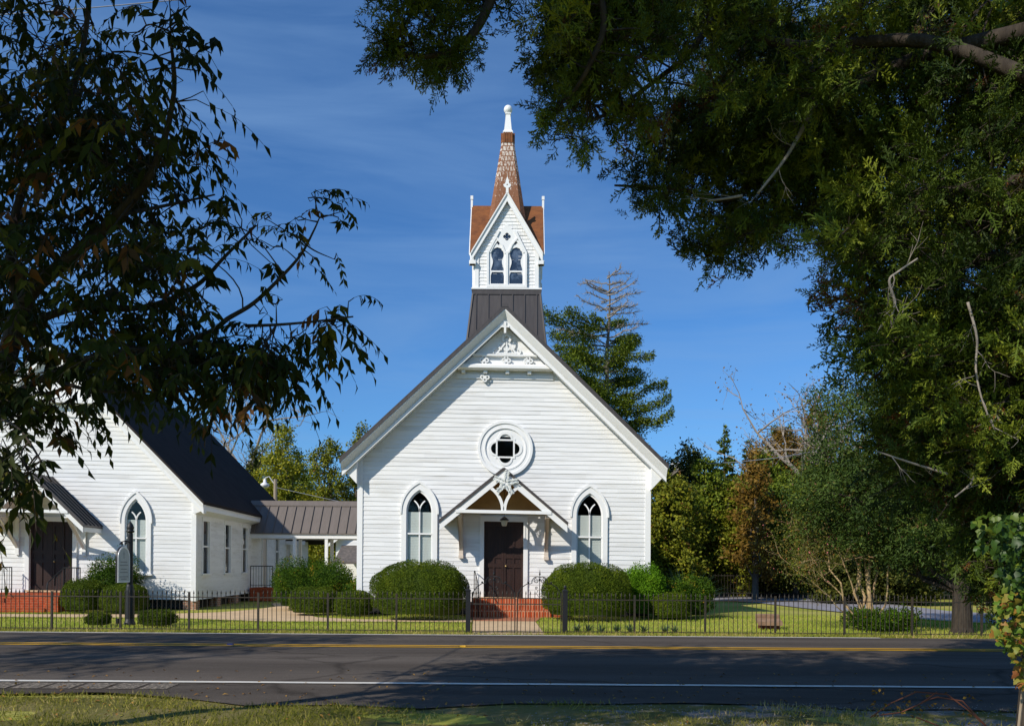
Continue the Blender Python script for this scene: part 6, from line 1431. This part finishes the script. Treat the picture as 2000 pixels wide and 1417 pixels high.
# sprig prototype: a feathery spray of thin scale-leaf shoots
def sprig_proto(seed):
    g = np.random.default_rng(seed); P, A, N, L, W = [], [], [], [], []
    nseg = 7
    for k in range(nseg + 1):
        t = k / nseg; p = np.array([0, t, -0.18 * t * t])
        P.append(p); A.append((0, 1, -0.3 * t)); N.append((0, 0, 1)); L.append(0.26); W.append(0.060)
        if k:
            for s in (-1, 1):
                l = 0.50 * (1.05 - t * 0.65) * g.uniform(0.6, 1.1); d = np.array([s * g.uniform(0.35, 0.95), g.uniform(0.5, 0.9), g.normal() * 0.65]); d /= np.linalg.norm(d)
                P.append(p); A.append(d); N.append((g.normal() * .3, 0, 1)); L.append(l); W.append(0.058)
                for u in (0.35, 0.6, 0.85):
                    for s2 in (-1, 1):
                        d2 = d + np.array([s2 * 0.5 * d[1], -s2 * 0.5 * d[0] + 0.25, g.normal() * 0.7]); P.append(p + d * l * u); A.append(d2); N.append((g.normal() * .4, g.normal() * .4, 1)); L.append(l * g.uniform(0.28, 0.5)); W.append(0.05)
    return [np.array(x, float) for x in (P, A, N, L, W)]
PROTO = [sprig_proto(s) for s in range(5)]
def sprigs(P, D, size, parts, tint):
    n = len(P); D = unit(D); up = np.tile([0, 0, 1.0], (n, 1)) + rng.normal(size=(n, 3)) * 0.5; S = unit(np.cross(D, up)); U = np.cross(S, D)
    which = rng.integers(0, len(PROTO), n)
    for w, (p, a, nn, l, wd) in enumerate(PROTO):
        i = np.where(which == w)[0]
        if not len(i): continue
        B = np.stack([S[i], D[i], U[i]], 1); sz = size[i][:, None]
        Pw = (np.einsum('kj,ijc->ikc', p, B) * sz[:, :, None] + P[i][:, None]).reshape(-1, 3)
        Aw = np.einsum('kj,ijc->ikc', a, B).reshape(-1, 3); Nw = np.einsum('kj,ijc->ikc', nn, B).reshape(-1, 3)
        Lw = (l[None] * sz).ravel(); Ww = (wd[None] * sz).ravel(); V, Fq = quads(Pw, Aw, Nw, Lw, Ww)
        parts.append((V, Fq, np.clip(np.repeat(tint[i], len(p)) + rng.normal(size=len(V) // 4) * 0.06, 0, 1)))
cparts = []; tw = MB()
def cedar_region(poly, ncl, per, y0, y1, spread=0.22, size=0.26, twig=True):
    c2 = in_poly(poly, ncl)
    for px, py in c2:
        Y = rng.uniform(y0, y1); c = np.array(cp(px, py, Y)); i = np.argmin(np.sum((CL - c) ** 2, 1)); l = CL[i]
        if twig: curved(tw, l, c, 0.009, 0.003)
        out = unit((c - l)[None] + 1e-3)[0]; n = per
        B = c + rng.normal(size=(n, 3)) * spread * np.array([0.8, 0.8, 0.55]); D = unit(rand_dir(n) * 0.9 + out * 0.7 + np.array([-0.15, -0.05, 0.05]))
        t0 = np.clip(0.40 + 0.26 * rng.normal(), 0.02, 0.93); tint = np.clip(t0 + rng.normal(size=n) * 0.12, 0, 0.97)
        if rng.random() < 0.035: tint = rng.uniform(0.97, 1.0, n)
        sprigs(B, D, size * rng.uniform(0.6, 1.25, n), cparts, tint)
        if twig: twigs(tw, B[: n // 2], c, 0.003)
# hanging left branch
cedar_region([(735, -30), (900, -30), (900, 60), (860, 80), (790, 45), (765, 40)], 11, 14, 5.6, 6.3, 0.11, 0.16)
cedar_region([(740, 95), (780, 85), (860, 95), (920, 85), (930, 130), (890, 135), (865, 150), (825, 140), (785, 115)], 17, 13, 5.7, 6.2, 0.085, 0.135)
cedar_region([(900, -30), (1000, -30), (970, 5), (930, 60), (890, 50)], 5, 9, 5.6, 6.2, 0.14, 0.2)
cedar_region([(742, 92), (790, 90), (790, 118), (755, 112)], 5, 13, 5.75, 6.1, 0.08, 0.14)
cedar_region([(1085, 180), (1120, 175), (1115, 215), (1080, 215)], 3, 14, 6.1, 6.3, 0.10, 0.15)
# middle mass
cedar_region([(1070, -30), (1330, -30), (1300, 90), (1220, 140), (1170, 200), (1180, 215), (1120, 220), (1085, 205), (1070, 140), (1085, 90)], 46, 20, 5.7, 7.3, 0.14, 0.165)
cedar_region([(1105, 230), (1140, 235), (1140, 285), (1118, 280)], 4, 8, 6.2, 6.6, 0.08, 0.16)
cedar_region([(1190, 180), (1290, 200), (1250, 235), (1200, 230)], 8, 12, 6.6, 7.2, 0.12, 0.2)
# right mass
cedar_region([(1330, -30), (2050, -30), (2050, 250), (1700, 220), (1320, 220), (1290, 160)], 70, 26, 6.4, 8.4, 0.17, 0.19)
cedar_region([(1290, 200), (1700, 200), (1700, 420), (1560, 445), (1440, 470), (1340, 430), (1290, 400), (1280, 330), (1260, 290)], 52, 26, 7.4, 8.8, 0.17, 0.20)
cedar_region([(1205, 350), (1300, 350), (1300, 390), (1260, 385)], 5, 9, 8.2, 8.6, 0.13, 0.22)
cedar_region([(1360, 470), (1440, 470), (1540, 445), (1500, 470), (1430, 500), (1370, 500)], 8, 10, 8.2, 8.6, 0.15, 0.24)
cedar_region([(1600, 400), (2050, 200), (2050, 620), (1700, 640), (1650, 600), (1630, 540)], 74, 26, 6.0, 8.0, 0.17, 0.19)
cedar_region([(1680, 600), (2050, 600), (2050, 900), (1800, 900), (1740, 800), (1690, 720)], 68, 26, 6.0, 8.0, 0.17, 0.19)
cedar_region([(1700, 850), (2050, 850), (2050, 1010), (1880, 990), (1760, 940)], 44, 26, 6.3, 7.8, 0.17, 0.19)
cedar_region([(1900, 950), (2060, 950), (2060, 1150), (1960, 1120), (1910, 1040)], 34, 24, 6.5, 7.5, 0.17, 0.19)
cedar_region([(1885, 1000), (2060, 980), (2060, 1230), (1970, 1220), (1925, 1130)], 30, 24, 6.6, 7.6, 0.16, 0.19)
cedar_region([(1700, 90), (2050, 70), (2050, 330), (1700, 310)], 40, 26, 6.8, 8.6, 0.17, 0.20)
cedar_region([(1260, -20), (1520, -20), (1530, 110), (1700, 120), (1700, 420), (1560, 440), (1440, 470), (1340, 430), (1290, 390), (1280, 330), (1330, 230), (1320, 170), (1250, 130)], 62, 34, 8.6, 9.6, 0.24, 0.24)
cedar_region([(1570, -20), (2050, -20), (2050, 130), (1900, 130), (1790, 120), (1580, 110)], 26, 34, 8.2, 9.2, 0.24, 0.24)
cedar_region([(1640, 430), (2050, 300), (2050, 1000), (1800, 900), (1720, 760), (1680, 640)], 60, 34, 8.0, 9.2, 0.24, 0.24)
cedar_region([(1090, -20), (1240, -20), (1210, 110), (1150, 190), (1095, 180), (1085, 80)], 14, 30, 6.6, 7.4, 0.15, 0.19)
# crown above the picture, shading what hangs below
def cedar_blob(c, r, ncl, per=16):
    for k in range(ncl):
        p = np.array(c) + rand_dir(1)[0] * np.array(r) * rng.random() ** 0.4 - np.array(CB)
        if low_hanging(p + np.array(CB)): continue
        B = p + np.clip(rng.normal(size=(per, 3)), -1.5, 1.5) * 0.28
        sprigs(B, rand_dir(per), 0.42 * rng.uniform(0.7, 1.2, per), cparts, np.clip(0.42 + 0.15 * rng.normal(size=per), 0, 0.95))
for c, r, ncl in (((-2.0, 3.6, 7.4), (1.3, 1.0, 0.7), 20), ((0.2, 5.4, 8.2), (1.5, 0.9, 0.7), 26), ((5.6, 6.8, 6.6), (1.2, 1.4, 1.2), 30), ((6.0, 7.2, 4.4), (1.2, 1.3, 1.0), 26), ((4.6, 6.4, 8.8), (1.3, 1.2, 1.2), 24), ((5.4, 6.2, 3.0), (0.9, 0.9, 0.7), 14)):
    cedar_blob(c, r, ncl)
V, Fq, rr_ = merge(cparts); npmesh('crown', V, Fq, M['cedar'], ce, rr_)
lim.build('trunk', M['bark_dark'], ce, True); tw.build('twigs', M['bark_dark'], ce)
# bare dead branches showing pale in front of the dark crown
lim = MB(); o_ = limb([(1595, 200, 7.0), (1560, 265, 6.9), (1530, 315, 6.9), (1480, 378, 6.9)], 0.020, 0.010, 7); tip_ = []; [branchy(lim, o_[k_], (o_[min(k_ + 1, len(o_) - 1)] - o_[k_ - 1]).normalized() + Vector(rng.normal(size=3)) * 0.7, 0.22, 0.004, 1, tip_, 0.7, 4) for k_ in range(3, len(o_), 4)]
lim.build('dead_branch', M['dead'], ce, True)
lim = MB(); o_ = limb([(1450, 382, 6.9), (1415, 388, 6.9), (1382, 392, 6.9)], 0.012, 0.007, 7); tip_ = []; [branchy(lim, o_[k_], (o_[min(k_ + 1, len(o_) - 1)] - o_[k_ - 1]).normalized() + Vector(rng.normal(size=3)) * 0.7, 0.22, 0.004, 1, tip_, 0.7, 4) for k_ in range(3, len(o_), 4)]
lim.build('dead_branch', M['dead'], ce, True)
lim = MB(); o_ = limb([(1792, 505, 5.9), (1755, 530, 5.9), (1737, 548, 5.9), (1748, 590, 5.9), (1742, 615, 5.9), (1744, 642, 5.9)], 0.007, 0.011, 7); tip_ = []; [branchy(lim, o_[k_], (o_[min(k_ + 1, len(o_) - 1)] - o_[k_ - 1]).normalized() + Vector(rng.normal(size=3)) * 0.7, 0.22, 0.004, 1, tip_, 0.7, 4) for k_ in range(3, len(o_), 4)]
lim.build('dead_branch', M['dead'], ce, True)
lim = MB(); o_ = limb([(1890, 590, 5.9), (1908, 660, 5.9), (1906, 720, 5.9), (1918, 780, 5.9), (1944, 842, 5.9)], 0.010, 0.005, 7); tip_ = []; [branchy(lim, o_[k_], (o_[min(k_ + 1, len(o_) - 1)] - o_[k_ - 1]).normalized() + Vector(rng.normal(size=3)) * 0.7, 0.22, 0.004, 1, tip_, 0.7, 4) for k_ in range(3, len(o_), 4)]
lim.build('dead_branch', M['dead'], ce, True)
lim = MB(); o_ = limb([(1710, 880, 6.2), (1770, 900, 6.2), (1850, 925, 6.2)], 0.005, 0.010, 6); tip_ = []; [branchy(lim, o_[k_], (o_[min(k_ + 1, len(o_) - 1)] - o_[k_ - 1]).normalized() + Vector(rng.normal(size=3)) * 0.7, 0.22, 0.004, 1, tip_, 0.7, 4) for k_ in range(3, len(o_), 4)]
lim.build('dead_branch', M['dead'], ce, True)
lim = MB(); o_ = limb([(1865, 970, 6.2), (1895, 945, 6.2), (1903, 930, 6.2)], 0.006, 0.010, 6); tip_ = []; [branchy(lim, o_[k_], (o_[min(k_ + 1, len(o_) - 1)] - o_[k_ - 1]).normalized() + Vector(rng.normal(size=3)) * 0.7, 0.22, 0.004, 1, tip_, 0.7, 4) for k_ in range(3, len(o_), 4)]
lim.build('dead_branch', M['dead'], ce, True)
PB = PB_save
# vine on the cedar's trunk
vn = thing('climbing_vine', 'climbing vine with green and orange leaves on trunk at right edge', 'vine', tuple(CB + Vector((-0.2, -0.15, 0))))
b = MB(); o0 = CB + Vector((-0.2, -0.15, 0))
for k in range(4):
    a = rng.uniform(0, 6); b.tube([Vector((0.03 * math.cos(a + z * 2) - 0.04 * k + 0.02 * z, 0.05 * math.sin(a + z * 2) - 0.02, z)) for z in np.linspace(-0.05, 2.1, 14)], 0.012, 5)
b.build('stem', M['bark_pale'], vn)
def lobed(P, A, N, L):
    n = len(P); A = unit(A); S = unit(np.cross(A, N)); N = unit(np.cross(S, A)); L = L[:, None]
    out = [P, P + (S * 0.22 - A * 0.05) * L, P + (S * 0.46 + A * 0.16) * L, P + (S * 0.27 + A * 0.42) * L, P + (S * 0.26 + A * 0.66) * L, P + A * L - N * L * 0.12, P + (-S * 0.26 + A * 0.66) * L, P + (-S * 0.27 + A * 0.42) * L, P + (-S * 0.46 + A * 0.16) * L, P + (-S * 0.22 - A * 0.05) * L, P + A * L * 0.5 + N * L * 0.07]
    for i in (2, 4, 6, 8): out[i] = out[i] - N * L * rng.uniform(-0.05, 0.26, (n, 1))
    V = np.stack(out, 1).reshape(-1, 3); b = np.arange(n)[:, None] * 11
    return V, np.concatenate([b + np.array([[10, 0, 1, 2]]), b + np.array([[10, 2, 3, 4]]), b + np.array([[10, 4, 5, 6]]), b + np.array([[10, 6, 7, 8]]), b + np.array([[10, 8, 9, 0]])], 1).reshape(-1, 4)
def vine_leaves(poly, n, y0, y1, m, nm, lo, hi, size=0.085):
    c2 = in_poly(poly, n); P = np.array([tuple(pt(px, py, rng.uniform(y0, y1)) - o0) for px, py in c2])
    A = unit(rng.normal(size=(n, 3)) * 0.6 + np.array([-0.35, -0.4, -0.7])); N = unit(rng.normal(size=(n, 3)) * 0.75 + np.array([-0.3, -0.8, 0.5])); L = size * rng.uniform(0.6, 1.25, n)
    V, Fq = lobed(P, A, N, L); npmesh(nm, V, Fq, m, vn, np.repeat(rng.uniform(lo, hi, n), 5))
vine_leaves([(1935, 1010), (2040, 990), (2040, 1180), (1985, 1170), (1945, 1100)], 420, 5.4, 6.1, M['vine_green'], 'leaf', 0.0, 1.0, 0.062)
vine_leaves([(1945, 1160), (2040, 1150), (2040, 1260), (1975, 1270), (1940, 1240)], 330, 5.4, 5.9, M['vine'], 'leaf', 0.2, 0.95, 0.055)
vine_leaves([(1975, 1250), (2030, 1240), (2030, 1330), (1985, 1340)], 120, 5.5, 5.9, M['vine'], 'leaf', 0.45, 1.0, 0.052)
vine_leaves([(1900, 1000), (1960, 1000), (1960, 1100), (1900, 1060)], 40, 5.6, 6.2, M['vine_green'], 'leaf', 0.3, 1.0, 0.062)

# ------------------------------------------------------------------ grass (nobody could count it) and verge debris
def blades(name, pts, h, m, tint0=0.45, lean=0.5, wf=0.09):
    n = len(pts); P = np.concatenate([pts, np.zeros((n, 1))], 1) if pts.shape[1] == 2 else pts
    A = unit(rng.normal(size=(n, 3)) * lean + np.array([0, 0, 1.0])); A[:, 2] = np.abs(A[:, 2]); hh = h * rng.uniform(0.4, 1.3, n)
    S = unit(np.cross(A, rand_dir(n))); w = (hh * wf + 0.002)[:, None]
    V = np.stack([P - S * w, P + S * w, P + A * hh[:, None]], 1).reshape(-1, 3)
    patch = 0.16 * np.sin(P[:, 0] * 1.3 + 2 * np.sin(P[:, 1] * 0.9)) * np.sin(P[:, 1] * 1.7 + P[:, 0] * 0.4)
    o = npmesh(name, V, np.arange(n * 3).reshape(n, 3), m, None, np.clip(tint0 + patch + 0.2 * rng.normal(size=n), 0, 1)); o['kind'] = 'stuff'; return o
def not_on(pts, polys):
    keep = np.ones(len(pts), bool)
    for poly in polys:
        poly = np.array(poly, float); ins = np.zeros(len(pts), bool); j = len(poly) - 1
        for i in range(len(poly)):
            xi, yi = poly[i]; xj, yj = poly[j]
            hit = ((yi > pts[:, 1]) != (yj > pts[:, 1])) & (pts[:, 0] < (xj - xi) * (pts[:, 1] - yi) / (yj - yi + 1e-12) + xi); ins ^= hit; j = i
        keep &= ~ins
    return pts[keep]
def outline(o): return [(v.co.x, v.co.y) for v in o.data.vertices]
paved = [outline(bpy.data.objects[k]) for k in ('front_walk', 'brick_apron', 'cross_walk', 'driveway')]
n = 150000
pts = np.stack([rng.uniform(-17, 20, n), 19.45 + 8.5 * rng.random(n) ** 1.25], 1)
pts = not_on(pts, paved); pts = pts[~((np.abs(pts[:, 0] + 0.27) < 4.5) & (pts[:, 1] > 27))]
g = blades('lawn_grass', pts, 0.055, M['grass'], 0.55); g['label'] = 'clipped yellow green lawn grass'
n = 9000; pts = np.stack([rng.uniform(-14, 16, n), 19.35 + 0.5 * rng.random(n) ** 1.5], 1); pts = not_on(pts, paved[:1])
g = blades('fence_line_grass', pts, 0.11, M['dry_grass'], 0.55, 0.6, 0.05); g['label'] = 'taller dry grass along the fence foot'
n = 40000; pts = np.stack([rng.uniform(-7.5, 7.5, n), rng.uniform(7.6, 10.35, n)], 1)
cl_ = np.sin(pts[:, 0] * 1.9 + 1.5 * np.sin(pts[:, 1] * 2.2)) * np.sin(pts[:, 1] * 2.6 + pts[:, 0] * 0.7) + 0.35 * np.sin(pts[:, 0] * 5.3 + pts[:, 1] * 3.0)
edge = np.array([nearedge(x) for x in pts[:, 0]])
pts = pts[(cl_ + rng.normal(size=n) * 0.45 + np.where(pts[:, 0] < -1.5, 0.55, -0.45) > 0.0) & (pts[:, 1] < edge + 0.06 * rng.normal(size=n))]
g = blades('verge_grass', pts, 0.075, M['dry_grass'], 0.5 + 0.12 * np.tanh(pts[:, 0] * 0.6), 0.75, 0.04); g['label'] = 'ragged roadside grass along the near verge'
# loose gravel on the verge
n = 5200; px_ = np.stack([rng.uniform(0.2, 7, n), rng.uniform(8.0, 9.9, n)], 1); px_ = px_[np.sin(px_[:, 0] * 2.3) * np.sin(px_[:, 1] * 3.1 + px_[:, 0]) + 0.5 * rng.normal(size=n) > 0.1]; n = len(px_); b = MB()
V, Fq = [], []
for i, (x, y) in enumerate(px_):
    r = rng.uniform(0.005, 0.014); q = rng.uniform(0.6, 1.2, 6); o = len(V)
    V += [(x - r*q[0], y, 0.005), (x, y - r*q[1], 0.005), (x + r*q[2], y, 0.005), (x, y + r*q[3], 0.005), (x + r*0.2, y, r * q[4] + 0.004)]; Fq += [(o, o+1, o+4), (o+1, o+2, o+4), (o+2, o+3, o+4), (o+3, o, o+4)]
gm = leafmat('gravel_stone', [(0, (0.12, 0.115, 0.11)), (1, (0.34, 0.31, 0.28))], 0.9, 0.0, 0.1)
o = npmesh('verge_gravel', np.array(V), np.array(Fq), gm, None, np.repeat(rng.random(n), 4)); o['kind'] = 'stuff'; o['label'] = 'loose grey gravel along the near verge'
n = 420; c2 = np.stack([rng.uniform(-7, 7, n), rng.uniform(8.2, 12, n) ], 1); P = np.array([(x, y, max(0.02, roadz(y) + 0.02 if y > 9.8 else 0.03)) for x, y in c2])
V, Fq = leaves(P, rand_dir(n) * np.array([1, 1, .15]), rand_dir(n) * 0.3 + np.array([0, 0, 1.0]), 0.07 * rng.uniform(.5, 1.2, n), 0.03, 0.3, 0.2)
o = npmesh('fallen_leaves', V, Fq, leafmat('fallen_leaf', [(0, (0.22, 0.10, 0.03)), (1, (0.45, 0.26, 0.06))], 0.8, 0.1, 0.1), None, np.repeat(rng.random(n), 2)); o['kind'] = 'stuff'; o['label'] = 'fallen brown leaves on the road edge'
# trailing dead bramble at the lower right
br = thing('dead_bramble', 'trailing reddish dead bramble stems on verge at lower right', 'bramble', (gx(1840, 8.9), 8.9, 0))
b = MB(); o0 = Vector((gx(1840, 8.9), 8.9, 0)); o1 = o0
for pth in (((1700, 1400), (1740, 1372), (1790, 1350), (1850, 1355), (1890, 1385), (1925, 1417)), ((1800, 1370), (1830, 1360), (1880, 1368), (1910, 1400), (1940, 1430)), ((1720, 1395), (1760, 1390), (1800, 1372), (1830, 1350)), ((1790, 1400), (1830, 1415), (1880, 1440))):
    b.tube([Vector((p := pt(px, py, 8.5) - o1).to_tuple()) if True else None for px, py in pth], 0.007, 5)
b.build('stem', mat('bramble_stem', (0.16, 0.06, 0.035), 0.7, 0.2), br)
n = 60; c2 = in_poly([(1700, 1340), (1900, 1345), (1900, 1400), (1700, 1400)], n); P = np.array([tuple(pt(px, py, 8.5 + rng.normal() * .05) - o1) for px, py in c2]); P[:, 2] = np.maximum(P[:, 2], 0.03)
V, Fq = leaves(P, rand_dir(n), rand_dir(n), 0.045, 0.03); npmesh('leaf', V, Fq, M['russet'], br, np.repeat(rng.random(n), 2))
